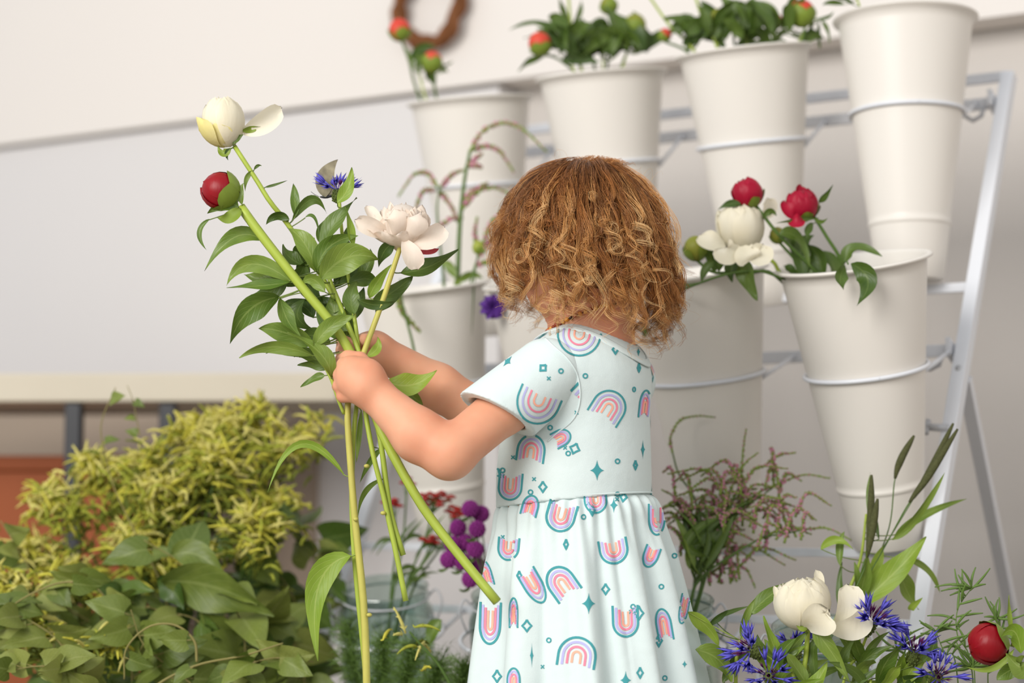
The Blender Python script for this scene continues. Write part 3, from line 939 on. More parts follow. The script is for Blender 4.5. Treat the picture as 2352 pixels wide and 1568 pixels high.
# flyaways
for k in range(260):
    d = rng.normal(0, 1, 3); d /= np.linalg.norm(d)
    if d[2] < -.3 or (d[0] > .4 and d[2] < .3): continue
    g = guide(d, rng.uniform(.05, .16), .016 + .012 * rng.uniform(), seed=2000 + k, flare=rng.uniform(.0, .035))
    p = wave(g, .006, 1.0, rng.uniform(0, 6.28), .5, rng.uniform(.002, .010), 1)
    add_lock(p, 1, .001, rng.uniform(.3, .9), .00011)
# tufts standing off the crown
for k in range(60):
    d = crown + rng.normal(0, .15, 3) + np.array([rng.uniform(-.25, .25), 0, 0]); d /= np.linalg.norm(d)
    a = to_world(d * AX); dr = to_world(d * AX * 1.4) - to_world(d * AX)
    e = np.array([1.0, -.1, -.25]) * .03 * rng.uniform(.3, 1.2)
    g = np.array([a + dr / np.linalg.norm(dr) * .014 * math.sin(s * 1.8) * rng.uniform(.85, 1.15) + e * s for s in np.linspace(0, 1, 20)])
    add_lock(g, 5, .002, .35, .00018)
def build_strands(name, strands, cols, rads, mat, parent):
    S = np.array(strands); C_ = np.array(cols); R_ = np.array(rads)
    n, m, _ = S.shape
    T = np.gradient(S, axis=1); T /= (np.linalg.norm(T, axis=2)[..., None] + 1e-9)
    ref = np.array([.31, .52, .79]); e1 = np.cross(T, ref); e1 /= (np.linalg.norm(e1, axis=2)[..., None] + 1e-9); e2 = np.cross(T, e1)
    V = []
    for k in range(3):
        a = 2 * np.pi * k / 3
        V.append(S + (e1 * math.cos(a) + e2 * math.sin(a)) * R_[..., None])
    V = np.stack(V, axis=2)                       # n, m, 3, xyz
    idx = np.arange(n * m * 3).reshape(n, m, 3)
    F = np.concatenate([np.stack([idx[:, :-1, k], idx[:, :-1, (k + 1) % 3], idx[:, 1:, (k + 1) % 3], idx[:, 1:, k]], axis=-1).reshape(-1, 4) for k in range(3)])
    me = bpy.data.meshes.new(name)
    me.vertices.add(n * m * 3); me.vertices.foreach_set('co', V.reshape(-1).astype(np.float32))
    me.loops.add(len(F) * 4); me.loops.foreach_set('vertex_index', F.astype(np.int32).ravel())
    me.polygons.add(len(F)); me.polygons.foreach_set('loop_start', np.arange(len(F), dtype=np.int32) * 4)
    me.polygons.foreach_set('use_smooth', np.ones(len(F), dtype=bool))
    ca = me.color_attributes.new('Col', 'FLOAT_COLOR', 'POINT')
    cc = np.ones((n, m, 3, 4), dtype=np.float32); cc[..., :3] = C_[:, :, None, :]
    ca.data.foreach_set('color', cc.reshape(-1))
    me.update(calc_edges=True)
    return obj(name, me, mat, parent)
M_hair, N_, L_, b_ = new_mat('hair')
at2 = N_.new('ShaderNodeVertexColor'); at2.layer_name = 'Col'
L_.new(at2.outputs['Color'], b_.inputs['Base Color'])
b_.inputs['Roughness'].default_value = .30; b_.inputs['Specular IOR Level'].default_value = .7
b_.inputs['Specular Tint'].default_value = (1.0, .86, .66, 1)
hair = build_strands('hair', strands, cols, rads, M_hair, child)
# the close under-layer of hair on the scalp
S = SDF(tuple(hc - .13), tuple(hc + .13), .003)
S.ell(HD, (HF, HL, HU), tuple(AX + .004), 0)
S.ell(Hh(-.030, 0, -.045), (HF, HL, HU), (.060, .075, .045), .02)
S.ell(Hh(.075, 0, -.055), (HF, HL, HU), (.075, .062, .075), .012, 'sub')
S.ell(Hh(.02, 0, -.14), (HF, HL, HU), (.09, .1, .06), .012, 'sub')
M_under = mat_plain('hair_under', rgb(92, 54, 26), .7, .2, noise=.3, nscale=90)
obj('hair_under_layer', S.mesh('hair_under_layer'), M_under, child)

# ------------------------------------------------------------------ bead necklace
neck = MB()
bvbody = bvh_of(body)
cN = NB + UP * .021 + BF * .002
axN = (UP + BF * .32).normalized()
fN = (BF - axN * BF.dot(axN)).normalized()
ringp = []
for i in range(240):
    a = 2 * math.pi * i / 240
    dv = (fN * math.cos(a) + BL * math.sin(a)).normalized()
    o_ = cN + dv * .14
    h = None
    best = bvbody.ray_cast(o_, -dv, .14)
    rr = .14 - best[3] if best[0] is not None else .05
    ringp.append(cN + dv * min(rr + .0026, .062))
ringp = [(ringp[i - 2] + ringp[i - 1] + ringp[i] + ringp[(i + 1) % 240] + ringp[(i + 2) % 240]) / 5 for i in range(240)]
M_cord = mat_plain('necklace_cord', rgb(60, 35, 20), .7)
nk = neck.tube(ringp + [ringp[0]], .0006, 5, cap=False).build('necklace', M_cord, child)
bcols = [rgb(226, 148, 40), rgb(150, 56, 22), rgb(52, 24, 16), rgb(236, 176, 84), rgb(196, 92, 26)]
bm_ = [mat_plain('amber_bead', c, .15, .6, sss=.3, sss_r=(1, .5, .2)) for c in bcols]
bmesh_ = [None] * 5
acc = 0; last = ringp[0]; rr_ = random.Random(5)
need = .0058
for i in range(1, 241):
    q = ringp[i % 240]; acc += (q - last).length; last = q
    if acc >= need:
        acc = 0; need = rr_.uniform(.0054, .0066)
        k = rr_.randrange(5)
        if bmesh_[k] is None:
            bmesh_[k] = MB().ball((0, 0, 0), (.0034, .0031, .0027), segs=10, rings=7).mesh('bead')
        o = obj('bead', bmesh_[k], bm_[k], nk)
        o.location = q; o.rotation_euler = (rr_.uniform(0, 3), rr_.uniform(0, 3), 0); s_ = rr_.uniform(.85, 1.12); o.scale = (s_, s_, s_)

# ------------------------------------------------------------------ the printed motifs on the dress
TEAL, LILAC, PINK, CORAL = rgb(76, 158, 164), rgb(186, 184, 230), rgb(243, 142, 164), rgb(255, 182, 158)
pr_mb = MB()
cam_o = Vector((0, 0, CAM_H))
def hit(px, py):
    d = (P(px, py, 2.5) - cam_o).normalized()
    best = None
    for b in (bv_b, bv_s, bv_k, bv_f):
        h = b.ray_cast(cam_o, d)
        if h[0] is not None and (best is None or h[3] < best[1]):
            n = h[1] if h[1].dot(d) < 0 else -h[1]
            best = (h[0], h[3], n)
    return best
def stroke(pts, w, col):
    """a printed line through pixel points, lying on the cloth"""
    # resample
    seg = []
    for a, b in zip(pts[:-1], pts[1:]):
        n = max(1, int(math.hypot(b[0] - a[0], b[1] - a[1]) / 3.0))
        seg += [(a[0] + (b[0] - a[0]) * i / n, a[1] + (b[1] - a[1]) * i / n) for i in range(n)]
    seg.append(pts[-1])
    prev = None
    for i, q in enumerate(seg):
        a = seg[max(i - 1, 0)]; b = seg[min(i + 1, len(seg) - 1)]
        tx_, ty_ = b[0] - a[0], b[1] - a[1]; L = math.hypot(tx_, ty_) or 1
        nx, ny = -ty_ / L * w / 2, tx_ / L * w / 2
        row = []
        for k in (-1, 0, 1):
            h = hit(q[0] + nx * k, q[1] + ny * k)
            row.append(h[0] + h[2] * .0006 if h else None)
        if prev and all(row) and all(prev) and max((row[j] - prev[j]).length for j in range(3)) < .012 and (row[0] - row[2]).length < .012:
            pr_mb.add(prev + row, [(0, 1, 4, 3), (1, 2, 5, 4)], col)
        prev = row
def blob(poly, cx, cy, col):
    """a filled printed shape, fanned from its middle in rings"""
    rings = [[(cx + (x - cx) * f, cy + (y - cy) * f) for x, y in poly] for f in (.02, .35, .7, 1.0)]
    H_ = [[hit(*q) for q in r] for r in rings]
    n = len(poly)
    for r in range(3):
        for i in range(n):
            q = [H_[r][i], H_[r][(i + 1) % n], H_[r + 1][(i + 1) % n], H_[r + 1][i]]
            if all(q) and max((q[a][0] - q[b][0]).length for a in range(4) for b in range(4)) < .015:
                pr_mb.add([h[0] + h[2] * .0006 for h in q], [(0, 1, 2, 3)], col)
def rainbow(cx, cy, r, ang, sx=1.0, leg=.55, w=5.0, clip=None):
    """four arches; ang turns it (0 = arch up), sx squeezes it across"""
    ca, sa = math.cos(math.radians(ang)), math.sin(math.radians(ang))
    w *= .86
    for f, col in ((1.06, TEAL), (.79, LILAC), (.52, PINK), (.24, CORAL)):
        R = r * f; pts = []
        lg = leg * r * (.55 + .45 * f)
        arc = [(-R, lg)] + [(-R * math.cos(t), -R * math.sin(t)) for t in [math.pi * i / 18 for i in range(19)]] + [(R, lg)]
        for x, y in arc:
            x *= sx
            pts.append((cx + x * ca - y * sa, cy + x * sa + y * ca))
        stroke(pts, w, col)
def star4(cx, cy, h, wd, ang=0, fill=True, lw=4.5):
    ca, sa = math.cos(math.radians(ang)), math.sin(math.radians(ang))
    poly = []
    for k in range(4):
        for t in [i / 6 for i in range(6)]:
            tips = [(0, -h), (wd, 0), (0, h), (-wd, 0)]
            a, b = tips[k], tips[(k + 1) % 4]
            c = ((a[0] + b[0]) * .14, (a[1] + b[1]) * .14)
            poly.append((a[0] * (1 - t) ** 2 + c[0] * 2 * t * (1 - t) + b[0] * t * t, a[1] * (1 - t) ** 2 + c[1] * 2 * t * (1 - t) + b[1] * t * t))
    if not fill:
        poly = [(x * (.72 + .28 * abs(x / wd if wd else 0)) if 0 else x, y) for x, y in poly]
    poly = [(cx + x * ca - y * sa, cy + x * sa + y * ca) for x, y in poly]
    if fill: blob(poly, cx, cy, TEAL)
    else: stroke(poly + [poly[0]], lw, TEAL)
def diamond(cx, cy, h, wd, ang=0, lw=4.5):
    ca, sa = math.cos(math.radians(ang)), math.sin(math.radians(ang))
    poly = []
    tips = [(0, -h), (wd, 0), (0, h), (-wd, 0)]
    for k in range(4):
        a, b = tips[k], tips[(k + 1) % 4]; c = ((a[0] + b[0]) * .36, (a[1] + b[1]) * .36)
        for t in [i / 4 for i in range(4)]:
            poly.append((a[0] * (1 - t) ** 2 + c[0] * 2 * t * (1 - t) + b[0] * t * t, a[1] * (1 - t) ** 2 + c[1] * 2 * t * (1 - t) + b[1] * t * t))
    poly = [(cx + x * ca - y * sa, cy + x * sa + y * ca) for x, y in poly]
    stroke(poly + [poly[0]], lw, TEAL)
def dot_ring(cx, cy, r=5, sx=1.0): stroke([(cx + r * sx * math.cos(t), cy + r * math.sin(t)) for t in [2 * math.pi * i / 12 for i in range(13)]], 3.2, TEAL)
def tiny_x(cx, cy, r=4):
    stroke([(cx - r, cy - r), (cx + r, cy + r)], 2.6, TEAL); stroke([(cx - r, cy + r), (cx + r, cy - r)], 2.6, TEAL)
# sleeve and bodice
rainbow(1237, 920, 50, 203, .92, .42)
rainbow(1330, 768, 46, 192, 1.0, .25)
rainbow(1398, 935, 36, 32, 1.0, .85)
rainbow(1481, 930, 32, 6, .36, .9, 4.5)
rainbow(1220, 1035, 34, 8, .86, .75, 5.5)
stroke([(1311, 898), (1329, 879)], 6, TEAL); stroke([(1321, 907), (1331, 896)], 6, LILAC); stroke([(1328, 913), (1331, 909)], 5, PINK)
rainbow(1288, 1006, 22, 62, .8, .8, 4.5)
rainbow(1172, 1120, 26, 185, .95, 1.3, 5)
rainbow(1368, 1150, 26, 175, .9, .5, 5)
star4(1371, 1080, 24, 16); star4(1476, 1032, 23, 5)
star4(1466, 808, 14, 4); star4(1166, 830, 16, 9, 40)
diamond(1247, 845, 10, 9, 45); diamond(1320, 1030, 13, 12, 20); diamond(1247, 1118, 13, 9, 0); diamond(1459, 1068, 11, 4); diamond(1467, 845, 10, 3)
diamond(1413, 803, 11, 7); diamond(1432, 1142, 11, 8, 10); diamond(1142, 1088, 13, 7, 15)
for x, y in ((1288, 852), (1344, 863), (1264, 982), (1418, 1059), (1305, 1041), (1219, 1130), (1418, 1135), (1155, 1080)): dot_ring(x, y)
dot_ring(1456, 894, 5, .6)
for x, y in ((1260, 869), (1324, 947), (1179, 1050), (1298, 1028), (1227, 1100), (1417, 1147), (1155, 1093)): tiny_x(x, y)
# skirt
rainbow(1288, 1186, 32, 195, .95, 1.0, 6)
rainbow(1409, 1262, 30, 170, 1.0, .8, 6)
rainbow(1168, 1258, 26, 185, .85, .9, 5.5)
rainbow(1290, 1338, 36, -35, .82, 1.0, 6.5)
rainbow(1437, 1430, 30, 178, .9, 1.3, 6)
rainbow(1325, 1506, 40, 8, 1.0, .65, 6.5)
rainbow(1524, 1432, 32, 350, .5, 1.2, 5)
rainbow(1508, 1192, 34, 180, .5, 1.0, 5)
rainbow(1495, 1275, 26, 200, .6, .8, 5)
rainbow(1126, 1436, 40, 182, .55, 1.3, 6)
rainbow(1224, 1342, 44, 150, .45, .8, 5.5)
rainbow(1180, 1405, 30, 0, .28, 1.2, 4.5)
rainbow(1218, 1163, 24, 15, .7, .9, 5)
rainbow(1118, 1318, 30, 345, .35, .9, 4.5)
rainbow(1570, 1400, 30, 190, .3, 1.2, 4)
rainbow(1180, 1562, 26, 0, .5, 1.0, 5)
star4(1352, 1386, 25, 15); star4(1437, 1562, 22, 12); star4(1410, 1160, 18, 9); star4(1572, 1525, 9, 6)
star4(1221, 1505, 30, 4)
diamond(1391, 1353, 13, 9); diamond(1467, 1408, 17, 11); diamond(1210, 1437, 14, 11); diamond(1300, 1250, 12, 5); diamond(1360, 1172, 13, 6)
diamond(1142, 1553, 15, 10); diamond(1470, 1545, 13, 7); diamond(1513, 1471, 15, 8); diamond(1193, 1321, 10, 5); diamond(1120, 1160, 12, 6)
for x, y in ((1340, 1187), (1261, 1470), (1454, 1393), (1519, 1347), (1527, 1557), (1549, 1276)): dot_ring(x, y)
for x, y in ((1246, 1531), (1449, 1405), (1270, 1152), (1352, 1156), (1155, 1233)): tiny_x(x, y)
# the same print goes on round the sides that face away
cam_keep = cam_o.copy()
def hit_from(o_, tgt):
    d = (tgt - o_).normalized(); best = None
    for b in (bv_b, bv_k):
        h = b.ray_cast(o_, d)
        if h[0] is not None and (best is None or h[3] < best[1]):
            best = (h[0], h[3], h[1] if h[1].dot(d) < 0 else -h[1])
    return best
_hit = hit
rr_ = random.Random(9)
for ang in (120, 180, 235):
    a = math.radians(ang)
    o_ = WAIST + Vector((math.sin(a) * 1.6, -math.cos(a) * 1.6, 0))
    rgt = Vector((math.cos(a), math.sin(a), 0))
    def hit(px, py, o_=o_, rgt=rgt): return hit_from(o_, WAIST + rgt * px * .0006 + UP * -py * .0006)
    for k in range(7):
        x, y = rr_.uniform(-110, 110), -290 + k * 115 + rr_.uniform(-30, 30)
        rainbow(x, y, rr_.uniform(34, 44), rr_.choice((0, 30, 180, 200)), 1, .7)
        star4(rr_.uniform(-120, 120), y + 50, 24, 15)
        diamond(rr_.uniform(-120, 120), y + 20, 14, 10)
hit = _hit
for path in ([(1251, 776), (1273, 797), (1300, 821), (1322, 852), (1331, 885), (1332, 916), (1325, 947), (1309, 971), (1279, 995), (1258, 1014)],):
    sp_ = spline([Vector((x, y, 0)) for x, y in path], 60)
    hh = [hit(q.x, q.y) for q in sp_]
    pts = [h[0] + h[2] * .0004 for h in hh if h]
    if len(pts) > 4: MB().tube(pts, .0011, 6).build('armhole_seam', M_dress, dress)
M_print = mat_vcol('fabric_print', .9, .15)
pr_mb.build('printed_motifs', M_print, dress)
# ------------------------------------------------------------------ plant parts
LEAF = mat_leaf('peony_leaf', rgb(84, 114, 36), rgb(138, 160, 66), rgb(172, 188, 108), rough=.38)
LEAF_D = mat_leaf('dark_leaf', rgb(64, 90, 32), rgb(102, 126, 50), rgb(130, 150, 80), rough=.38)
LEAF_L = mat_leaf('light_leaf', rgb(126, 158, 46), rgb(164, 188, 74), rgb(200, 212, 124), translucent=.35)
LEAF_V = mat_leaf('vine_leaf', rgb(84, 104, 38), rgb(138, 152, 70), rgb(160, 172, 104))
STEM = mat_plain('stem_green', rgb(164, 182, 70), .45, .4, noise=.15, nscale=30)
STEM_D = mat_plain('stem_dark', rgb(84, 112, 48), .5, .35, noise=.2, nscale=30)
STEM_R = mat_plain('stem_tan', rgb(190, 184, 92), .5, .35, noise=.25, nscale=25)
SEPAL = mat_plain('sepal', rgb(122, 142, 50), .5, .35, noise=.25, nscale=60)
VIEW = Vector((0, -1, 0))
def leaf_mesh(A, B, C_, w, roll=0.0, fold=.34, wav=.10, n=14, tipf=1.0, ph=0.0):
    """blade from A through B to C_, w wide, its face turned 'roll' degrees from the viewer"""
    A, B, C_ = Vector(A), Vector(B), Vector(C_)
    ctl = B * 2 - (A + C_) / 2
    m = MB(); vs = []; uv = []
    us = (-1, -.55, 0, .55, 1)
    for i in range(n + 1):
        t = i / n
        p = A * (1 - t) ** 2 + ctl * 2 * t * (1 - t) + C_ * t * t
        T = ((ctl - A) * (1 - t) + (C_ - ctl) * t); T = T.normalized() if T.length > 1e-7 else Vector((1, 0, 0))
        sd = T.cross(VIEW)
        sd = sd.normalized() if sd.length > 1e-4 else Vector((1, 0, 0))
        sd.rotate(Quaternion(T, math.radians(roll)))
        nn = sd.cross(T).normalized()
        ww = max(.03, (math.sin(math.pi * min(1, t) ** .78) ** .85) * (1 - .25 * t * t)) if t < .999 else .01
        for u in us:
            hgt = fold * abs(u) * ww * w * .5 + wav * w * math.sin(t * 9 + ph + u * 1.3) * abs(u)
            vs.append(p + sd * (u * ww * w * .5 * (1 - .12 * fold)) + nn * hgt)
            uv.append((.5 + u * .5, t))
    K = 5
    fs = [(i * K + k, i * K + k + 1, (i + 1) * K + k + 1, (i + 1) * K + k) for i in range(n) for k in range(K - 1)]
    m.add(vs, fs, uvs=uv)
    return m
def leaf(parent, A, B, C_, w, mat=None, **k):
    return leaf_mesh(A, B, C_, w, **k).build('leaf', mat or LEAF, parent)
_lr = random.Random(21)
STEMS = {}
def leafp(parent, b, m, t, w, d=2.42, dd=.02, mat=None, roll=None, **k):
    """a leaf given in the photograph's pixels at distance d; its tip leans dd nearer or farther"""
    A, B, C_ = P(b[0], b[1], d), P(m[0], m[1], d + dd * .45), P(t[0], t[1], d + dd)
    m = leaf_mesh(A, B, C_, w * m_per_px(d), roll=_lr.uniform(-38, 38) if roll is None else roll, ph=_lr.uniform(0, 6), **k)
    best = None
    for q in STEMS.get(parent.name, ()):
        dq = (q - A).length
        if q.z < A.z + .012 and (best is None or dq < best[0]): best = (dq, q)
    if best and .003 < best[0] < .075:                 # its stalk, back to the stem
        n0 = len(m.v); rr = max(.0007, min(.0012, w * m_per_px(d) * .035))
        mid_ = (A + best[1]) / 2 - (B - A) * .12 + UP * -.002
        m.tube(bez(best[1], mid_, A + (B - A) * .05, 7), rr, 5)
        m.uv.extend([(.5, .1)] * (len(m.v) - n0))
    return m.build('leaf', mat or LEAF, parent)
def stemp(parent, pts, r0, r1, mat=None, n=28, name='stem'):
    q = spline([P(*p) for p in pts], n)
    STEMS.setdefault(parent.name, []).extend(spline(q, n * 4))
    return MB().tube(q, [r0 + (r1 - r0) * i / (n - 1) for i in range(n)], 8).build(name, mat or STEM, parent)
def petal_mesh(M, az, R, H, hw, v0=.08, v1=.8, flare=0.0, ruffle=.05, base=0.0, n=9, k=9, ph=0.0, thick=0.0):
    """a cupped petal: a patch of an egg of half-width R and half-height H, centred at az"""
    m = MB(); vs = []
    for i in range(n + 1):
        v = i / n
        th = math.pi * (v0 + (v1 - v0) * v)
        wsh = (.30 + .70 * math.sin(math.pi * min(1, .12 + v * .62))) * (1 if v < .8 else (1 - ((v - .8) / .2) ** 2 * .45))
        for j in range(k + 1):
            u = j / k * 2 - 1
            a = az + u * hw * wsh
            edge = max(0, v - .6) / .4
            rf = ruffle * edge * (math.sin(u * 7 + ph) + .6 * math.sin(u * 13 + ph * 2)) 
            drop = -.10 * edge * u * u
            r = R * (math.sin(th) * (1 + rf) + flare * v ** 2) + base
            z = -H * math.cos(th) + H * (drop + rf * .5)
            vs.append(M @ Vector((r * math.cos(a), r * math.sin(a), z)))
    K = k + 1
    fs = [(i * K + j, i * K + j + 1, (i + 1) * K + j + 1, (i + 1) * K + j) for i in range(n) for j in range(k)]
    m.add(vs, fs)
    return m
def mat_petal(name, c0, c1, rough=.55, sss=.0, scale=30, translucent=.25):
    m, N, L, b = new_mat(name)
    tc = N.new('ShaderNodeTexCoord'); nz = N.new('ShaderNodeTexNoise'); nz.inputs['Scale'].default_value = scale
    L.new(tc.outputs['Object'], nz.inputs['Vector'])
    mx = N.new('ShaderNodeMix'); mx.data_type = 'RGBA'; mx.inputs['A'].default_value = c0; mx.inputs['B'].default_value = c1
    L.new(nz.outputs['Fac'], mx.inputs['Factor']); L.new(mx.outputs['Result'], b.inputs['Base Color'])
    b.inputs['Roughness'].default_value = rough; b.inputs['Specular IOR Level'].default_value = .3
    n2 = N.new('ShaderNodeTexNoise'); n2.inputs['Scale'].default_value = 130; n2.inputs['Detail'].default_value = 3
    mp = N.new('ShaderNodeMapping'); mp.inputs['Scale'].default_value = (1, 1, .25)
    L.new(tc.outputs['Object'], mp.inputs['Vector']); L.new(mp.outputs['Vector'], n2.inputs['Vector'])
    bp = N.new('ShaderNodeBump'); bp.inputs['Strength'].default_value = .35; bp.inputs['Distance'].default_value = .002
    L.new(n2.outputs['Fac'], bp.inputs['Height']); L.new(bp.outputs['Normal'], b.inputs['Normal'])
    tr = N.new('ShaderNodeBsdfTranslucent'); L.new(mx.outputs['Result'], tr.inputs['Color'])
    ms = N.new('ShaderNodeMixShader'); ms.inputs[0].default_value = translucent
    L.new(b.outputs[0], ms.inputs[1]); L.new(tr.outputs[0], ms.inputs[2]); L.new(ms.outputs[0], N['Material Output'].inputs['Surface'])
    return m
CREAM = mat_petal('cream_petal', rgb(253, 249, 234), rgb(249, 240, 210), translucent=.32)
CREAM_Y = mat_petal('yellow_petal', rgb(240, 226, 130), rgb(248, 240, 190))
BLUSH = mat_petal('blush_petal', rgb(254, 246, 236), rgb(250, 232, 214), translucent=.38)
CRIMSON = mat_petal('crimson_petal', rgb(184, 14, 54), rgb(146, 6, 38), .5, translucent=.12)
REDBUD = mat_petal('red_bud', rgb(122, 8, 20), rgb(158, 20, 30), .40, translucent=.03)
CORALBUD = mat_petal('coral_bud', rgb(214, 50, 44), rgb(226, 96, 70), .5, translucent=.08)
def sepal(parent, M, az, R, H, hw, v1, flare=.05, mat=None, v0=.02):
    return petal_mesh(M, az, R * 1.04, H * 1.03, hw, v0, v1, flare, .02, n=6, k=5).build('sepal', mat or SEPAL, parent)
def bud_ball(parent, M, R, H, mat, name='bud'):
    prof = [(max(1e-5, R * math.sin(math.pi * i / 14)) * (1 + .0 * i), -H * math.cos(math.pi * i / 14)) for i in range(15)]
    return MB().lathe(prof, 20, M).build(name, mat, parent)
def globe(parent, M, R, H, mats, npet=9, seed=1, core=True):
    """closed globe of overlapping petals"""
    r = random.Random(seed)
    if core: bud_ball(parent, M, R * .86, H * .86, mats[0], 'petal_core')
    for i in range(npet):
        az = i * 2.4 + r.uniform(-.3, .3); lay = 1.02 - .11 * (npet - i) / npet
        petal_mesh(M, az, R * lay, H * lay * r.uniform(.97, 1.03), r.uniform(.75, 1.1), .05, .94 - .24 * i / npet + r.uniform(-.05, .05), r.uniform(-.02, .04), .07, ph=r.uniform(0, 6)).build('petal', mats[i % len(mats)], parent)
def free_petal(parent, A, B, C_, w, mat, cup=.35, roll=0, ruffle=.05, ph=0.0, n=12):
    """a loose petal from its base A through B to its rounded tip C_"""
    A, B, C_ = Vector(A), Vector(B), Vector(C_); ctl = B * 2 - (A + C_) / 2
    vs = []; K = 9
    for i in range(n + 1):
        t = i / n
        p = A * (1 - t) ** 2 + ctl * 2 * t * (1 - t) + C_ * t * t
        T = ((ctl - A) * (1 - t) + (C_ - ctl) * t).normalized()
        sd = T.cross(VIEW); sd = sd.normalized() if sd.length > 1e-4 else Vector((1, 0, 0))
        sd.rotate(Quaternion(T, math.radians(roll))); nn = sd.cross(T).normalized()
        ww = (.25 + .75 * math.sin(math.pi / 2 * min(1, t / .6))) if t < .6 else math.sqrt(max(0.0, 1 - ((t - .6) / .4) ** 2.6) + .004)
        for j in range(K):
            u = j / (K - 1) * 2 - 1
            e = max(0, t - .5) * 2
            vs.append(p + sd * (u * ww * w * .5) + nn * (cup * w * .5 * u * u * ww) + T * (ruffle * w * e * (math.sin(u * 6 + ph) - u * u * .6)))
    fs = [(i * K + k, i * K + k + 1, (i + 1) * K + k + 1, (i + 1) * K + k) for i in range(n) for k in range(K - 1)]
    m = MB(); m.add(vs, fs)
    return m.build('petal', mat, parent)
FSP = [(0, 1), (1, 2), (2, 3)]
BLUE = mat_petal('cornflower_blue', rgb(84, 80, 206), rgb(128, 122, 230), .5, translucent=.2)
BLUE_D = mat_petal('cornflower_heart', rgb(92, 26, 84), rgb(120, 40, 110), .5, translucent=.1)
INVOL = mat_plain('involucre', rgb(86, 98, 44), .6, .3, noise=.6, nscale=220)
def floret_mesh(L, w, lobes=5, seed=0):
    """trumpet floret along +z: thin tube that splits into narrow pointed lobes"""
    r = random.Random(seed); m = MB()
    bendx, bendy = r.uniform(-.15, .15), r.uniform(-.15, .15)
    def c(t): return Vector((bendx * L * t * t, bendy * L * t * t, L * t))
    m.tube([c(t) for t in (0, .2, .4, .55)], [w * .28, w * .22, w * .3, w * .55], 5)
    for k in range(lobes):
        a = 2 * math.pi * k / lobes + r.uniform(-.2, .2)
        d = Vector((math.cos(a), math.sin(a), 0)); ln = r.uniform(.38, .55)
        p0 = c(.52) + d * w * .35; p1 = c(.52 + ln * .5) + d * w * 1.3; p2 = c(.52 + ln) + d * w * 2.3
        sd = Vector((-d.y, d.x, 0)) * w * .55
        m.add([p0 - sd, p0 + sd, p1 + sd * 1.1, p1 - sd * 1.1, p2 + Vector((0, 0, w * .2)), p0 + d * w * .12, p1 + d * w * .15], [(0, 1, 2, 3), (3, 2, 4), (1, 0, 5), (5, 0, 3, 6), (1, 5, 6, 2), (6, 3, 4), (2, 6, 4)])
    return m.mesh('floret')
FLOR = [floret_mesh(.028, .0024, 6, i) for i in range(4)]
FLOR_IN = [floret_mesh(.014, .0008, 4, 10 + i) for i in range(2)]
def cornflower(parent, c, axis, size=1.0, n=11, n_in=10, seed=0, spread=1.05, back=True):
    """head at c opening along axis: scaly green involucre, outer blue trumpets, plum heart"""
    r = random.Random(seed)
    M = frame_z(c, axis)
    inv = MB()
    s = size
    inv.lathe([(.001, -.016 * s), (.0045 * s, -.014 * s), (.0062 * s, -.008 * s), (.0055 * s, -.002 * s), (.0042 * s, .001 * s), (.002 * s, .0015 * s)], 14, M)
    for q in range(5):
        for k in range(9):
            a = 2 * math.pi * (k + .5 * (q % 2)) / 9; z = (-.013 + .0032 * q) * s; rr = (.0050 + .0012 * math.sin(q / 4 * math.pi)) * s
            inv.ball(M @ Vector((rr * math.cos(a), rr * math.sin(a), z)), .0013 * s, segs=5, rings=4)
    inv.build('flower_base', INVOL, parent)
    def put(me, mat, tilt, az, sc):
        o = obj('floret', me, mat, parent)
        d = Vector((math.sin(tilt) * math.cos(az), math.sin(tilt) * math.sin(az), math.cos(tilt)))
        o.matrix_world = M @ frame_z(Vector((.003 * s * math.cos(az), .003 * s * math.sin(az), 0)), d, Vector((math.sin(az * 3), math.cos(az * 3), .3))) @ Matrix.Scale(sc, 4)
    for k in range(n):
        put(FLOR[k % 4], BLUE, r.uniform(.75, 1.3) * spread, 2 * math.pi * k / n + r.uniform(-.15, .15), s * r.uniform(.8, 1.15))
    for k in range(n_in):
        put(FLOR_IN[k % 2], BLUE_D, r.uniform(.05, .7), r.uniform(0, 6.28), s * r.uniform(.8, 1.2))

# ------------------------------------------------------------------ the bouquet in the child's hands
D0 = 2.402
GRP_B = 'stems of the bouquet in the child hands'
fA = thing('cream_peony', 'cream globe peony at the very top of the bouquet, one petal peeled right', 'flower', GRP_B)
stemp(fA, [(538, 335, 2.42), (590, 415, 2.42), (620, 463, 2.418), (668, 525, 2.43), (760, 670, 2.432), (822, 800, D0 + .004), (846, 900, D0 + .004), (872, 1000, D0), (888, 1120, D0), (900, 1190, D0), (926, 1275, D0)], .0028, .0036)
M = frame_z(P(512, 278, 2.42), (P(500, 200, 2.415) - P(522, 345, 2.42)))
pxm = m_per_px(2.42)
globe(fA, M, 47 * pxm, 62 * pxm, [CREAM, CREAM, CREAM], 10, 3)
petal_mesh(M, math.radians(-75), 58 * pxm, 62 * pxm, 1.0, .04, .58, .05, .03).build('petal', CREAM_Y, fA)
petal_mesh(M, math.radians(-120), 54 * pxm, 62 * pxm, .8, .03, .5, .1, .03).build('petal', CREAM_Y, fA)
petal_mesh(M, math.radians(-20), 50 * pxm, 62 * pxm, .9, .03, .45, .0, .03).build('petal', CREAM_Y, fA)
petal_mesh(M, math.radians(40), 51 * pxm, 64 * pxm, .9, .06, .8, .0, .05).build('petal', CREAM, fA)
free_petal(fA, P(558, 303, 2.42), P(600, 283, 2.415), P(646, 246, 2.425), 52 * pxm, CREAM, .5, 25)
leafp(fA, (556, 300), (578, 296), (598, 290), 18, 2.416, 0, SEPAL, 30)
leafp(fA, (535, 330), (545, 318), (560, 308), 16, 2.412, 0, LEAF_D, 0)
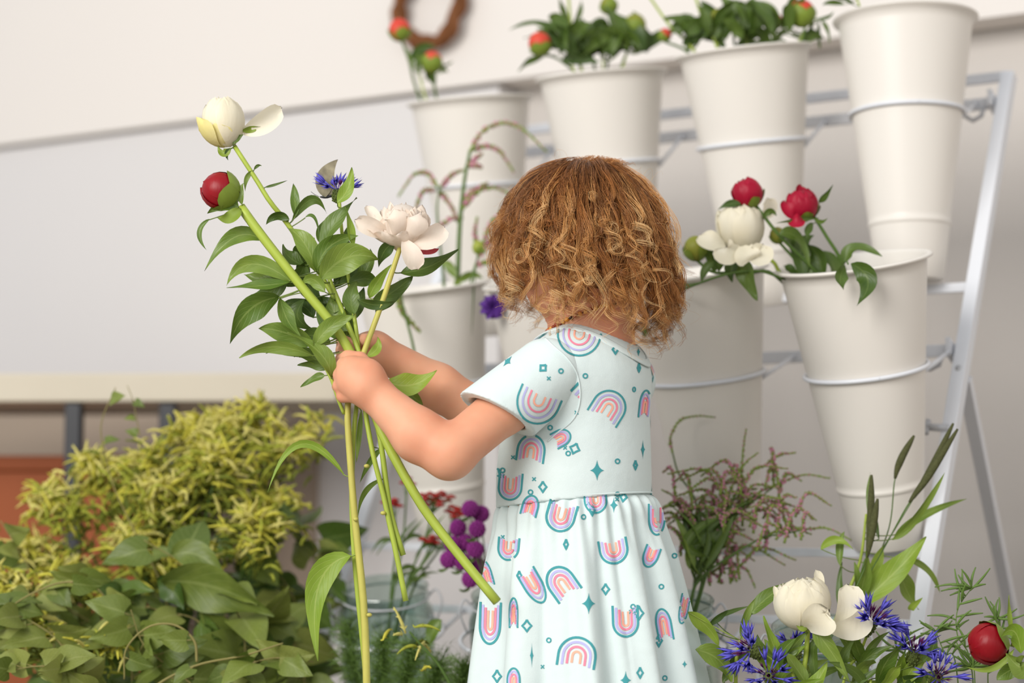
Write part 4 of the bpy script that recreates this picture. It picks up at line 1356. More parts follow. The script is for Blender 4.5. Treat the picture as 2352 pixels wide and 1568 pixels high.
leafp(fA, (530, 340), (512, 352), (500, 335), 22, 2.416, 0, SEPAL, 10)
leafp(fA, (532, 340), (521, 352), (524, 368), 12, 2.416, 0, LEAF_D, 0)
leafp(fA, (581, 392), (566, 410), (563, 440), 13, 2.418, 0, LEAF)
leafp(fA, (583, 390), (592, 380), (601, 381), 8, 2.418, 0, LEAF_D)
leafp(fA, (608, 430), (632, 424), (660, 414), 7, 2.418, 0, LEAF_D)
leafp(fA, (664, 504), (634, 494), (611, 516), 27, 2.42, 0, LEAF_D)
leafp(fA, (679, 497), (677, 455), (674, 421), 24, 2.43, .01, LEAF)
leafp(fA, (670, 507), (716, 458), (750, 490), 26, 2.43, .01, LEAF_D)
leafp(fA, (700, 500), (722, 500), (733, 545), 9, 2.43, 0, LEAF)
fC = thing('red_peony_bud', 'glossy dark red peony bud on the thickest stem of the bouquet', 'flower', GRP_B)
stemp(fC, [(552, 474, 2.402), (600, 540, 2.40), (690, 655, 2.40), (760, 740, 2.40), (806, 812, D0 - .002), (846, 905, D0 - .002), (880, 1000, D0 - .01), (950, 1130, D0 - .018), (1000, 1205, D0 - .02), (1075, 1300, D0 - .03), (1142, 1382, D0 - .042)], .0058, .0056)
M = frame_z(P(507, 438, 2.40), P(450, 420, 2.395) - P(560, 462, 2.405))
bud_ball(fC, M, 42 * pxm, 44 * pxm, REDBUD)
for az, hw, v1 in ((20, .9, 1.02), (140, 1.0, 1.04), (250, .9, 1.06)):
    petal_mesh(M, math.radians(az), 42.5 * v1 * pxm, 44.5 * v1 * pxm, hw, .05, .93, 0, .03).build('petal', REDBUD, fC)
for az, hw, v1 in ((75, .9, .52), (-20, .9, .50), (170, .9, .40), (260, .9, .56)):
    sepal(fC, M, math.radians(az), 44 * pxm, 45.5 * pxm, hw, v1)
leafp(fC, (552, 478), (528, 500), (498, 500), 36, 2.395, -.01, SEPAL, 10)
leafp(fC, (548, 474), (515, 470), (476, 490), 34, 2.396, 0, LEAF, 0)
leafp(fC, (556, 470), (552, 440), (560, 420), 18, 2.396, 0, LEAF, 0)
leafp(fC, (481, 503), (458, 535), (475, 575), 14, 2.41, 0, LEAF)
leafp(fC, (604, 553), (538, 545), (469, 622), 42, 2.41, -.01, LEAF, 10)
for b, m_, t, w, d, mt in (((668, 646), (578, 606), (520, 656), 46, 2.405, LEAF), ((668, 648), (600, 656), (520, 660), 32, 2.400, LEAF),
                        ((643, 682), (572, 712), (527, 790), 66, 2.395, LEAF), ((643, 683), (660, 735), (690, 772), 40, 2.39, LEAF),
                        ((722, 795), (762, 748), (818, 726), 44, 2.388, LEAF), ((719, 792), (650, 762), (593, 754), 54, 2.40, LEAF),
                        ((722, 818), (625, 796), (549, 822), 34, 2.398, LEAF)):
    leafp(fC, b, m_, t, w, d, -.01, mt)
fB = thing('blush_peony', 'open blush white peony of the bouquet nearest to the child face', 'flower', GRP_B)
stemp(fB, [(921, 562, 2.415), (902, 620, 2.413), (872, 710, 2.408), (836, 808, D0), (806, 900, D0 - .002), (798, 950, D0 - .004), (806, 1080, D0 - .004), (816, 1200, D0 - .004), (836, 1400, D0 - .004), (844, 1640, D0 - .004)], .0030, .0046, STEM_R, 34)
M = frame_z(P(925, 518, 2.42), P(922, 440, 2.40) - P(920, 560, 2.415))
pB = pxm
bud_ball(fB, M, 50 * pB, 50 * pB, BLUSH, 'petal_core')
r_ = random.Random(8)
for i in range(26):
    az = i * 2.39996; q = i / 26
    petal_mesh(M, az, (60 - 26 * q) * pB, (52 + 14 * q) * pB, r_.uniform(.4, .62), .12, r_.uniform(.62, .80) - .02 * q, .04 - .1 * q, .22, n=10, k=14, ph=r_.uniform(0, 6)).build('petal', BLUSH, fB)
for i in range(8):
    petal_mesh(M, i * .785 + .2, 74 * pB, 50 * pB, .55, .10, r_.uniform(.44, .56), r_.uniform(.05, .3), .08, ph=r_.uniform(0, 6)).build('petal', BLUSH, fB)
free_petal(fB, P(895, 545, 2.41), P(860, 522, 2.40), P(815, 505, 2.40), 44 * pB, BLUSH, .5, -20)
free_petal(fB, P(890, 535, 2.41), P(862, 505, 2.405), P(842, 472, 2.41), 30 * pB, BLUSH, .6, 25)
free_petal(fB, P(935, 552, 2.405), P(985, 548, 2.39), P(1020, 520, 2.40), 50 * pB, BLUSH, .5, 10)
free_petal(fB, P(928, 552, 2.395), P(945, 585, 2.385), P(960, 618, 2.39), 46 * pB, BLUSH, .4, -8)
free_petal(fB, P(905, 550, 2.40), P(912, 510, 2.375), P(905, 480, 2.38), 58 * pB, BLUSH, -.5, 0)
free_petal(fB, P(925, 552, 2.40), P(952, 515, 2.372), P(962, 490, 2.38), 58 * pB, BLUSH, -.5, 0)
leafp(fB, (930, 560), (980, 575), (1008, 570), 22, 2.40, 0, mat_plain('pink_sepal', rgb(170, 62, 70), .5, .3, noise=.3, nscale=80), 20)
for b, m_, t, w, d, mt in (((907, 556), (883, 576), (869, 614), 34, 2.41, LEAF_D), ((918, 627), (985, 612), (1053, 573), 46, 2.42, LEAF_D),
                        ((852, 699), (906, 667), (947, 634), 48, 2.425, LEAF_D), ((847, 684), (866, 648), (899, 607), 30, 2.42, LEAF_L),
                        ((821, 687), (865, 700), (910, 691), 26, 2.40, LEAF_D), ((842, 818), (866, 800), (867, 773), 24, 2.40, LEAF_L),
                        ((862, 720), (895, 690), (930, 665), 34, 2.43, LEAF_D)):
    leafp(fB, b, m_, t, w, d, .01, mt)
leafp(fB, (885, 874), (945, 884), (1004, 850), 58, 2.428, 0, LEAF_L, -12)
leafp(fB, (900, 880), (940, 905), (972, 930), 36, 2.45, .01, LEAF)
leafp(fB, (806, 1276), (732, 1345), (730, 1518), 64, 2.398, -.012, LEAF_L, 6)
leafp(fB, (792, 1092), (690, 1020), (614, 1132), 20, 2.40, -.012, LEAF_L, 0)
MB().tube(spline([P(790, 950, D0 - .005), P(776, 915, D0 - .012), P(760, 868, D0 - .014), P(736, 822, D0 - .012)], 14), [.0022] * 14, 7).build('side_stem', STEM, fB)
leafp(fB, (760, 870), (736, 812), (660, 762), 46, 2.386, 0, LEAF)
fD = thing('blue_cornflower', 'blue cornflower with a light green leaf in front, in the bouquet', 'flower', GRP_B)
stemp(fD, [(778, 440, 2.43), (786, 540, 2.43), (808, 690, 2.42), (824, 810, D0 + .008), (822, 900, D0 + .008), (812, 1000, D0 + .006), (808, 1150, D0 + .006), (816, 1300, D0 + .008), (836, 1500, D0 + .008), (848, 1640, D0 + .008)], .002, .0038, STEM, 30)
cornflower(fD, P(776, 436, 2.43), Vector((.12, -.35, 1)), 1.05, 10, 8, 4, 1.0)
leafp(fD, (774, 466), (800, 430), (808, 384), 34, 2.40, 0, LEAF_L, -8)
leafp(fD, (739, 572), (768, 515), (820, 454), 50, 2.41, 0, LEAF_D)
leafp(fD, (811, 572), (803, 520), (793, 474), 22, 2.41, 0, LEAF_L)
leafp(fD, (830, 940, ), (824, 1010), (818, 1062), 14, 2.42, 0, LEAF)
fE = thing('leafy_peony_cutting', 'leafy peony stem without a bloom, in the middle of the bouquet', 'foliage stem', GRP_B)
stemp(fE, [(724, 560, 2.43), (760, 650, 2.42), (806, 760, 2.412), (832, 840, D0 + .006), (838, 935, D0), (856, 1040, D0 - .006), (880, 1135, D0 - .006), (892, 1190, D0 - .006), (912, 1280, D0 - .006), (932, 1380, D0 - .006)], .0026, .0034, STEM, 28)
for b, m_, t, w, d, mt in (((724, 624), (700, 560), (659, 522), 52, 2.405, LEAF), ((727, 624), (757, 566), (823, 541), 50, 2.40, LEAF),
                        ((736, 642), (800, 590), (871, 597), 78, 2.395, LEAF), ((746, 671), (719, 641), (694, 651), 36, 2.39, LEAF),
                        ((702, 688), (684, 728), (726, 760), 48, 2.42, LEAF_D), ((814, 722), (806, 682), (821, 644), 44, 2.40, LEAF_D),
                        ((757, 847), (720, 836), (683, 838), 26, 2.41, LEAF_D), ((746, 862), (722, 870), (690, 889), 22, 2.41, LEAF),
                        ((800, 760), (770, 720), (758, 680), 50, 2.415, LEAF), ((790, 700), (752, 700), (722, 676), 44, 2.43, LEAF_D),
                        ((700, 610), (664, 590), (650, 560), 40, 2.43, LEAF_D), ((780, 640), (760, 610), (770, 570), 44, 2.43, LEAF_D),
                        ((800, 650), (842, 640), (866, 655), 40, 2.42, LEAF_D), ((660, 640), (620, 670), (575, 678), 44, 2.43, LEAF_D),
                        ((760, 790), (720, 770), (680, 782), 46, 2.425, LEAF_D), ((700, 600), (680, 640), (640, 650), 40, 2.43, LEAF_D),
                        ((790, 790), (800, 740), (795, 700), 36, 2.42, LEAF), ((770, 660), (800, 625), (840, 612), 44, 2.43, LEAF_D), ((690, 560), (690, 590), (712, 640), 44, 2.44, LEAF_D),
                        ((820, 640), (846, 610), (850, 570), 36, 2.43, LEAF), ((740, 700), (700, 640), (690, 600), 50, 2.435, LEAF_D), ((790, 750), (820, 700), (836, 660), 44, 2.43, LEAF_D),
                        ((720, 730), (690, 700), (650, 700), 44, 2.43, LEAF_D), ((780, 780), (745, 730), (738, 690), 40, 2.42, LEAF), ((800, 600), (790, 560), (800, 520), 34, 2.44, LEAF_D),
                        ((640, 640), (600, 640), (560, 630), 34, 2.42, LEAF), ((700, 820), (650, 800), (610, 812), 30, 2.42, LEAF_D), ((740, 840), (700, 812), (676, 820), 38, 2.415, LEAF), ((740, 620), (720, 590), (722, 545), 42, 2.43, LEAF), ((740, 560), (740, 530), (752, 500), 30, 2.43, LEAF_D)):
    leafp(fE, b, m_, t, w, d, .01, mt)
for b, m_, t, w in (((876, 1030), (850, 1060), (826, 1110), 16), ((880, 1100), (838, 1130), (822, 1190), 14)):
    leafp(fE, b, m_, t, w, 2.42, .01, LEAF)
for q in ((880, 1178), (817, 1192), (848, 1412), (842, 1070), (892, 1020)):
    MB().ball(P(q[0], q[1], D0 - .01), (.0035, .0035, .0025), segs=8, rings=6).build('stem_node', STEM_R, fE)
# a small grey butterfly folded up beside the cornflower
M_wing = mat_plain('butterfly_wing', rgb(150, 142, 118), .8, .2, noise=.65, nscale=110)
bf = thing('butterfly', 'small grey mottled butterfly with folded wings beside the blue cornflower', 'butterfly', None)
for k, off in enumerate((0.0, .004)):
    A, B, C_ = P(748, 452, 2.445 + off), P(748, 405, 2.445 + off), P(776, 366, 2.447 + off * 2.5)
    leaf_mesh(A, B, C_, 46 * pxm, roll=15, fold=.05, wav=.02).build('wing', M_wing, bf)
    leaf_mesh(P(742, 452, 2.446 + off), P(757, 428, 2.446 + off), P(776, 405, 2.447 + off * 2.5), 34 * pxm, roll=15, fold=.05, wav=.02).build('wing', M_wing, bf)
MB().tube(spline([P(735, 452, 2.447), P(752, 452, 2.447), P(772, 446, 2.447)], 9), [.0008, .0014, .0017, .0018, .0018, .0016, .0018, .0016, .001], 7).build('butterfly_body', M_black, bf)
for s in (-1, 1):
    MB().tube([P(734, 452, 2.447), P(722, 446, 2.447 + .004 * s), P(714, 440, 2.447 + .006 * s)], .0003, 4).build('antenna', M_black, bf)
# ------------------------------------------------------------------ flowers standing at the near side, right of the dress
GRP_R = 'cut flowers standing in front of the jars'
def fs_(p, d): return (p[0], p[1], d)
fp = thing('cream_peony', 'low cream peony with a broad petal beside the big blue cornflower', 'flower', GRP_R)
dR = 2.44; q_ = m_per_px(dR)
stemp(fp, [(1856, 1440, dR), (1852, 1500, dR), (1840, 1620, dR), (1836, 1900, dR), (1834, 2120, dR)], .003, .0035)
M = frame_z(P(1844, 1384, dR), P(1848, 1300, dR - .01) - P(1856, 1446, dR))
globe(fp, M, 66 * q_, 62 * q_, [CREAM], 11, 5)
free_petal(fp, P(1918, 1440, dR), P(1950, 1395, dR - .01), P(1945, 1342, dR), 66 * q_, CREAM, .35, 10)
free_petal(fp, P(1900, 1440, dR - .01), P(1960, 1440, dR - .02), P(1990, 1405, dR - .01), 60 * q_, CREAM, .3, 15)
free_petal(fp, P(1856, 1444, dR - .02), P(1880, 1425, dR - .042), P(1900, 1402, dR - .04), 80 * q_, CREAM, .3, 0, .12)
free_petal(fp, P(1878, 1370, dR), P(1880, 1340, dR), P(1874, 1308, dR), 26 * q_, CREAM, .5, 20)
free_petal(fp, P(1786, 1380, dR), P(1782, 1365, dR), P(1778, 1345, dR), 14 * q_, CREAM, .5, 20)
leafp(fp, (1854, 1446), (1840, 1440), (1828, 1432), 18, dR - .02, 0, SEPAL, 0)
leafp(fp, (1868, 1444), (1905, 1490), (1952, 1566), 42, dR - .02, -.01, LEAF, 10)
leafp(fp, (1876, 1470), (1868, 1510), (1880, 1580), 30, dR, 0, LEAF_D)
leafp(fp, (1800, 1520), (1826, 1480), (1856, 1452), 30, dR - .01, 0, LEAF)
leafp(fp, (1796, 1516), (1772, 1470), (1754, 1414), 28, dR, 0, LEAF_L)
leafp(fp, (1776, 1508), (1748, 1484), (1740, 1456), 24, dR, 0, LEAF)
leafp(fp, (1853, 1570), (1826, 1530), (1806, 1500), 40, dR - .02, 0, LEAF)
leafp(fp, (1850, 1590), (1880, 1560), (1900, 1520), 36, dR - .03, 0, LEAF_L)
cf = [((2003, 1428), (.55, -.35, .8), 1.35, 14, 'large blue cornflower right beside the low cream peony', [(1999, 1440), (1975, 1500), (1935, 1580), (1900, 1900), (1890, 2120)], 2.44),
      ((1722, 1492), (-.9, -.3, .35), 1.25, 12, 'blue cornflower facing the skirt, between green leaves', [(1736, 1496), (1780, 1520), (1830, 1580), (1842, 1900), (1840, 2120)], 2.42),
      ((1766, 1552), (-.25, -.8, .35), 1.15, 11, 'blue cornflower lowest beside the skirt, its plum heart showing', [(1772, 1562), (1790, 1600), (1830, 1900), (1834, 2120)], 2.40),
      ((1826, 1486), (-.2, .1, .9), 1.05, 10, 'half hidden blue cornflower under the low cream peony', [(1826, 1494), (1840, 1560), (1850, 1900), (1850, 2120)], 2.50),
      ((2100, 1496), (.15, -.3, .9), 1.25, 11, 'tall blue cornflower between the cream peony and the red bud', [(2096, 1508), (2070, 1560), (2000, 1900), (1980, 2120)], 2.43),
      ((2155, 1556), (.2, -.9, .35), 1.25, 12, 'blue cornflower facing out at the bottom edge, near the red bud', [(2150, 1566), (2120, 1620), (2040, 1900), (2010, 2120)], 2.40)]
for i, (c, ax, sz, n, lab, st_, d) in enumerate(cf):
    t = thing('blue_cornflower', lab, 'flower', GRP_R)
    cornflower(t, P(c[0], c[1], d), Vector(ax), sz, n, 14, 30 + i, 1.0)
    stemp(t, [(x, y, d + (.012 if k == 0 else .02)) for k, (x, y) in enumerate(st_)], .0016, .0022, STEM)
    for k in range(6):
        b = st_[1]; a = _lr.uniform(-1.2, 1.2)
        x0, y0 = b[0] + _lr.uniform(-12, 12), b[1] + _lr.uniform(0, 40)
        L = _lr.uniform(70, 120)
        leafp(t, (x0, y0), (x0 + L * .5 * math.sin(a) - 6, y0 - L * .5 * math.cos(a)), (x0 + L * math.sin(a) * 1.15, y0 - L * .85 * math.cos(a)), _lr.uniform(20, 34), d + .02, _lr.uniform(-.03, .03), _lr.choice((LEAF, LEAF_L, LEAF)))
rb = thing('red_peony_bud', 'dark red peony bud with green sepals at the right edge of the picture', 'flower', GRP_R)
M = frame_z(P(2270, 1478, 2.42), P(2200, 1500, 2.40) - P(2330, 1462, 2.42))
bud_ball(rb, M, 46 * q_, 43 * q_, REDBUD)
for az, v1 in ((0, 1.02), (120, 1.04), (240, 1.06)): petal_mesh(M, math.radians(az), 46 * v1 * q_, 43 * v1 * q_, 1.0, .05, .93, 0, .03).build('petal', REDBUD, rb)
for az, v1 in ((-95, .55), (20, .45), (100, .5), (190, .45)): sepal(rb, M, math.radians(az), 48 * q_, 45 * q_, .85, v1)
leafp(rb, (2325, 1462), (2318, 1410), (2318, 1366), 13, 2.40, 0, SEPAL, 20)
leafp(rb, (2330, 1490), (2280, 1535), (2217, 1530), 16, 2.40, 0, SEPAL, 10)
leafp(rb, (2345, 1500), (2330, 1450), (2300, 1462), 44, 2.395, -.01, LEAF_L, 0)
leafp(rb, (2352, 1520), (2340, 1530), (2312, 1500), 60, 2.395, 0, LEAF, 0)
leafp(rb, (2340, 1530), (2310, 1545), (2290, 1562), 40, 2.40, 0, LEAF, 0)
stemp(rb, [(2325, 1476, 2.42), (2370, 1500, 2.42), (2420, 1650, 2.42), (2440, 1900, 2.42), (2450, 2130, 2.42)], .004, .005)
for i, (b, m_, t, w, d, mt) in enumerate((((1580, 1405), (1625, 1440), (1651, 1482), 38, 2.46, LEAF_L), ((1597, 1492), (1650, 1515), (1680, 1566), 52, 2.44, LEAF), ((1705, 1466), (1712, 1420), (1736, 1372), 24, 2.46, LEAF),
        ((1725, 1410), (1760, 1375), (1818, 1333), 40, 2.52, LEAF), ((1624, 1440), (1655, 1415), (1676, 1400), 16, 2.5, LEAF_D), ((1640, 1425), (1680, 1405), (1730, 1390), 12, 2.52, LEAF_D), ((1660, 1568), (1690, 1520), (1726, 1500), 30, 2.46, LEAF_D))):
    if i == 0:
        lp = thing('leafy_cutting', 'leafy green stem tucked against the hem of the mint dress', 'foliage stem', GRP_R)
        stemp(lp, [(1700, 1470, 2.46), (1690, 1560, 2.46), (1700, 1900, 2.46), (1705, 2110, 2.46)], .002, .003)
    leafp(lp, b, m_, t, w, d, .01, mt)
lp = thing('leafy_cutting', 'spread of upright green leaves under the big cornflower', 'foliage stem', GRP_R)
stemp(lp, [(2000, 1560, 2.43), (1995, 1700, 2.43), (1990, 2120, 2.43)], .002, .003)
for b, m_, t, w, mt in (((1954, 1568), (1985, 1530), (2012, 1520), 40, LEAF), ((2014, 1575), (2036, 1520), (2077, 1476), 44, LEAF), ((2030, 1575), (2050, 1545), (2070, 1525), 34, LEAF_L), ((2078, 1575), (2100, 1530), (2140, 1504), 40, LEAF_L),
                        ((2118, 1520), (2140, 1495), (2150, 1458), 28, LEAF), ((1930, 1560), (1940, 1500), (1965, 1470), 26, LEAF_D), ((1960, 1575), (1990, 1555), (2060, 1510), 18, LEAF_D), ((1985, 1580), (1960, 1540), (1900, 1520), 26, LEAF_D), ((2060, 1580), (2090, 1560), (2150, 1560), 30, LEAF_D)):
    leafp(lp, b, m_, t, w, 2.43, _lr.uniform(-.03, .02), mt)
# feathery sprig with thin curling leaves
NEEDLE = mat_plain('needle_green', rgb(98, 126, 58), .5, .3, noise=.2, nscale=40)
def sprig(label, pts, d, n, seed, L=70, r=.0011):
    r_ = random.Random(seed)
    t = thing('feathery_sprig', label, 'foliage stem', 'feathery sprigs near the stand foot')
    q = spline([P(x, y, d) for x, y in pts], 40)
    MB().tube(q, [r * (.5 + .5 * i / 39) for i in range(40)], 6).build('stem', NEEDLE, t)
    for k in range(n):
        i = int(r_.uniform(0, 26)) if k > 7 else 0
        p = q[i]; a = r_.uniform(-2.2, 2.2); l = r_.uniform(.45, 1) * L * m_per_px(d)
        dv = Vector((math.sin(a), r_.uniform(-.6, .6), math.cos(a) * .8 + .15)); cu = r_.uniform(-.5, .5)
        e1 = Vector((dv.z, 0, -dv.x)) * cu
        pts_ = [p + dv * l * s + e1 * l * s * s for s in (0, .25, .5, .75, 1)]
        MB().tube(spline(pts_, 9), [.0008 + .0009 * math.sin(math.pi * min(1, s / 8 + .05)) for s in range(9)], 5).build('leaf', NEEDLE, t)
    return t
sprig('feathery green sprig standing tallest before the white rear leg', [(2232, 1350), (2200, 1400), (2200, 1460), (2230, 1520), (2240, 1700), (2245, 2100)], 2.50, 26, 1)
sprig('feathery green sprig curling above the red bud', [(2290, 1420), (2300, 1460), (2270, 1540), (2280, 1700), (2290, 2100)], 2.52, 18, 2, 60)
sprig('feathery green sprig just behind the tall cornflower', [(2150, 1450), (2170, 1500), (2200, 1560), (2230, 2100)], 2.50, 18, 3, 60)
sprig('feathery green sprig at the bottom edge under the red bud', [(2230, 1530), (2240, 1580), (2250, 2100)], 2.47, 22, 4, 70)
sprig('feathery green sprig low between the two open cornflowers', [(2060, 1490), (2070, 1530), (2080, 1600), (2090, 2100)], 2.52, 14, 5, 90)

# ------------------------------------------------------------------ pink bistort spikes
SPIKE = mat_vcol('bistort_spike', .7, .2)
cg, cp_, cd = rgb(132, 150, 72), rgb(200, 130, 156), rgb(140, 112, 92)
def spike(parent, pts, r, seed, n=21, pink=.6):
    """drooping flower spike: a stalk set with tiny pink and green florets"""
    r_ = random.Random(seed)
    q = spline(pts, n); m = MB()
    m.tube(q, [r * .55 * (1 - .5 * i / n) for i in range(n)], 5, cg)
    for i in range(2, n):
        for k in range(4):
            a = r_.uniform(0, 6.28); t = (q[i] - q[i - 1]).normalized()
            e1 = t.orthogonal().normalized(); e1.rotate(Quaternion(t, a))
            f = r * (1 - .6 * (i / n) ** 2)
            c = cp_ if r_.random() < pink * (1 - .75 * i / n) + .05 else (cd if r_.random() < .3 else cg)
            m.ball(q[i] + e1 * f * .6 + t * r_.uniform(-.5, .5) * f, f * r_.uniform(.4, .62), segs=5, rings=3, col=c)
    return m.build('flower_spike', SPIKE, parent)
def bistort(label, group, stem_pts, spikes, d, seed, lw=3.0, sr=.003, pink=.6, leaves=()):
    if group == G1: sr *= 1.25
    t = thing('pink_bistort', label, 'flower', group)
    stemp(t, [(x, y, d) for x, y in stem_pts], lw * .5 * m_per_px(d), lw * m_per_px(d), STEM_D)
    for k, pts in enumerate(spikes):
        spike(t, [P(x, y, d + .01 * math.sin(k + j * .6)) for j, (x, y) in enumerate(pts)], sr, seed + k, pink=pink)
    for (b, m_, tt, w) in leaves: leafp(t, b, m_, tt, w, d - .01, .01, LEAF_D if w < 20 else LEAF)
    return t
G1 = 'arching pink spikes in the bucket behind the bouquet'
bistort('tallest arching pink spike stem, reaching up between the two bucket tiers', G1, [(1080, 345), (1066, 420), (1056, 520), (1050, 660), (1040, 800)],
        [[(1078, 350), (1110, 300), (1160, 282), (1205, 300), (1255, 348)], [(1085, 345), (1120, 335), (1150, 350), (1180, 395)], [(1070, 385), (1090, 365), (1108, 352)], [(1066, 460), (1090, 435), (1120, 420)], [(1075, 378), (1095, 380), (1106, 384)],
         [(1062, 480), (1090, 445), (1130, 430), (1180, 450)]], 3.08, 60, 7.0, .0042,
        leaves=[((1048, 640), (1030, 610), (1010, 600), 24), ((1050, 650), (1080, 630), (1110, 640), 22), ((1045, 640), (1060, 670), (1070, 690), 22)])
bistort('branching pink spike stem right behind the blush peony', G1, [(1010, 430), (1004, 480), (1010, 560), (1020, 660), (1025, 800)],
        [[(1006, 430), (980, 398), (950, 402), (915, 450)], [(1012, 430), (1040, 400), (1065, 390)], [(1010, 440), (1035, 470), (1050, 510)], [(1000, 435), (970, 440), (955, 480), (950, 520)], [(1006, 520), (1040, 500), (1062, 500)], [(1004, 560), (985, 540), (970, 560)]], 3.10, 80, 4.0, .0040)
bistort('wispy pink spike stem half hidden by the child curls', G1, [(1110, 560), (1095, 600), (1080, 660), (1070, 800)],
        [[(1108, 560), (1130, 510), (1165, 480), (1190, 500)], [(1100, 580), (1140, 540), (1180, 540)], [(1104, 580), (1090, 540), (1096, 500)], [(1090, 610), (1130, 600), (1160, 620)], [(1100, 590), (1120, 560), (1150, 520)]], 3.06, 95, 3.5, .0040)
bistort('thin grey green spike stem hanging over the bucket edge', G1, [(920, 640), (925, 700), (950, 800), (960, 900)],
        [[(924, 650), (915, 690), (935, 730), (965, 762)]], 2.95, 110, 4.0, .0052, pink=.05)
t = thing('purple_flower', 'deep purple flower peeping out under the child curls', 'flower')
for k in range(9):
    a = k * .7
    free_petal(t, P(1132, 706, 2.92), P(1132 + 16 * math.cos(a), 706 + 16 * math.sin(a), 2.91), P(1132 + 30 * math.cos(a), 704 + 28 * math.sin(a), 2.915), 20 * m_per_px(2.92), mat_petal('purple_petal', rgb(84, 44, 130), rgb(112, 66, 160)) if k == 0 else bpy.data.materials['purple_petal'], .4, 20)
stemp(t, [(1132, 706, 2.925), (1170, 740, 2.94), (1220, 800, 2.96), (1260, 900, 2.98)], .0015, .002, STEM_D)
t = thing('lime_bud', 'round lime green bud behind the child curls, by the pink spikes', 'flower')
bud_ball(t, frame_z(P(1098, 568, 3.0), Vector((0, 0, 1))), .009, .011, mat_plain('lime', rgb(150, 160, 60), .5))
stemp(t, [(1098, 580, 3.0), (1090, 640, 3.03), (1080, 800, 3.05)], .001, .0014, STEM_D)
sepal(t, frame_z(P(1098, 568, 3.0), Vector((0, 0, 1))), .3, .009, .011, .8, .5)

# heather-like jar beside the skirt
G2 = 'pink spikes in the jar behind the skirt'
r_ = random.Random(44)
base = (1590, 1370)
defs = [([(1545, 1000), (1548, 965), (1580, 950), (1640, 957)], [(1660, 1130), (1560, 1060), (1545, 1010)], 'longest pink spike, curling high beside the dress'),
        None]
tt = bistort('pink spike stem bending in a hook high beside the dress', G2, [(1545, 1040), (1560, 1090), (1600, 1160), (1598, 1300), (1586, 1420), (1580, 1500)], [[(1545, 1040), (1540, 1005), (1562, 965), (1600, 955), (1642, 958)]], 2.78, 130, 3.6, .0032, .25)
labs = ['upright pink spike stem rising to a point above the heather mass', 'pink spike stem sweeping right to touch the next bucket', 'pink spike stem arching low across to the grass heads', 'leafy pink spike stem crowding the edge of the dress', 'pink spike stem drooping toward the low cream peony', 'bushy pink spike stem in the thick of the heather']
tips = [[(1714, 985), (1700, 1110), (1650, 1240)], [(1905, 1098), (1790, 1110), (1690, 1180)], [(1955, 1240), (1850, 1215), (1740, 1240)], [(1520, 1125), (1570, 1180), (1590, 1260)], [(1735, 1350), (1700, 1300), (1640, 1310)], [(1740, 1040), (1680, 1120), (1640, 1250)]]
for k, lab in enumerate(labs):
    tp = tips[k]
    sp = []
    sp.append([tp[2], ((tp[1][0] + tp[2][0]) / 2, (tp[1][1] + tp[2][1]) / 2 - 12), tp[1], ((tp[1][0] + tp[0][0]) / 2, (tp[1][1] + tp[0][1]) / 2 - 14), tp[0]])
    for j in range(13):
        f = r_.uniform(.0, 1.0)
        bx = tp[2][0] + (tp[1][0] - tp[2][0]) * f + r_.uniform(-22, 22); by = tp[2][1] + (tp[1][1] - tp[2][1]) * f + r_.uniform(-30, 50)
        a = r_.uniform(-1.35, 1.45); L = r_.uniform(70, 150)
        ex, ey = bx + L * math.sin(a), by - L * .75 * math.cos(a) + r_.uniform(0, 40)
        sp.append([(bx, by), (bx + L * .42 * math.sin(a * .8), by - L * .6 * math.cos(a * .8)), (ex, ey)])
    lv = [((base[0] + r_.uniform(-10, 40), 1330 - r_.uniform(0, 90)), (base[0] + r_.uniform(-20, 90), 1230), (base[0] + r_.uniform(-60, 160), 1130 + r_.uniform(0, 60)), r_.uniform(14, 26)) for _ in range(7)]
    bistort(lab, G2, [tp[1], ((tp[1][0] + tp[2][0]) / 2, (tp[1][1] + tp[2][1]) / 2), tp[2], (base[0] + 10 + 4 * k, 1330), (1580 + 3 * k, 1420), (1578, 1520)], sp, 2.74 + .02 * math.sin(k * 2), 140 + 20 * k, 3.2, .0036, .62, lv)

# jar of grass heads behind the cream peony
G3 = 'grasses and leaves in the jar behind the cream peony'
GH = mat_plain('grass_head', rgb(86, 88, 56), .8, .15, noise=.4, nscale=300, bump=.8, bscale=900)
for lab, pts, d in (('grass head leaning furthest right over the white post', [(2200, 985), (2135, 1090), (2085, 1160), (2030, 1260), (1960, 1380), (1900, 1480)], 2.60),
                 ('grass head second from the white post, almost touching its neighbour', [(2190, 972), (2140, 1075), (2095, 1150), (2040, 1240), (1950, 1380), (1895, 1480)], 2.62),
                 ('broad brown grass head standing before the white bucket', [(2100, 1000), (2070, 1055), (2055, 1105), (2040, 1220), (1980, 1350), (1890, 1480)], 2.62),
                 ('dark upright grass head in the middle of the jar', [(2002, 1090), (2000, 1180), (1992, 1280), (1985, 1290), (1950, 1400), (1890, 1480)], 2.60),
                 ('short dark grass head leaning beside the upright one', [(2016, 1145), (2005, 1210), (1990, 1285), (1980, 1320), (1940, 1400), (1885, 1480)], 2.58)):
    t = thing('grass_head', lab, 'grass', G3)
    q = spline([P(x, y, d) for x, y in pts], 40)
    MB().tube(q[14:], .0009, 6).build('stem', STEM_D, t)
    MB().tube(q[:16], [.0008 + .0042 * math.sin(math.pi * (i + .4) / 16) ** .7 for i in range(16)], 9).build('seed_head', GH, t)
t = thing('leafy_cutting', 'broad leaved green stem spreading out of the grass jar', 'foliage stem', G3)
stemp(t, [(1990, 1180, 2.62), (1975, 1290, 2.62), (1930, 1400, 2.62), (1885, 1500, 2.62)], .0016, .003, STEM)
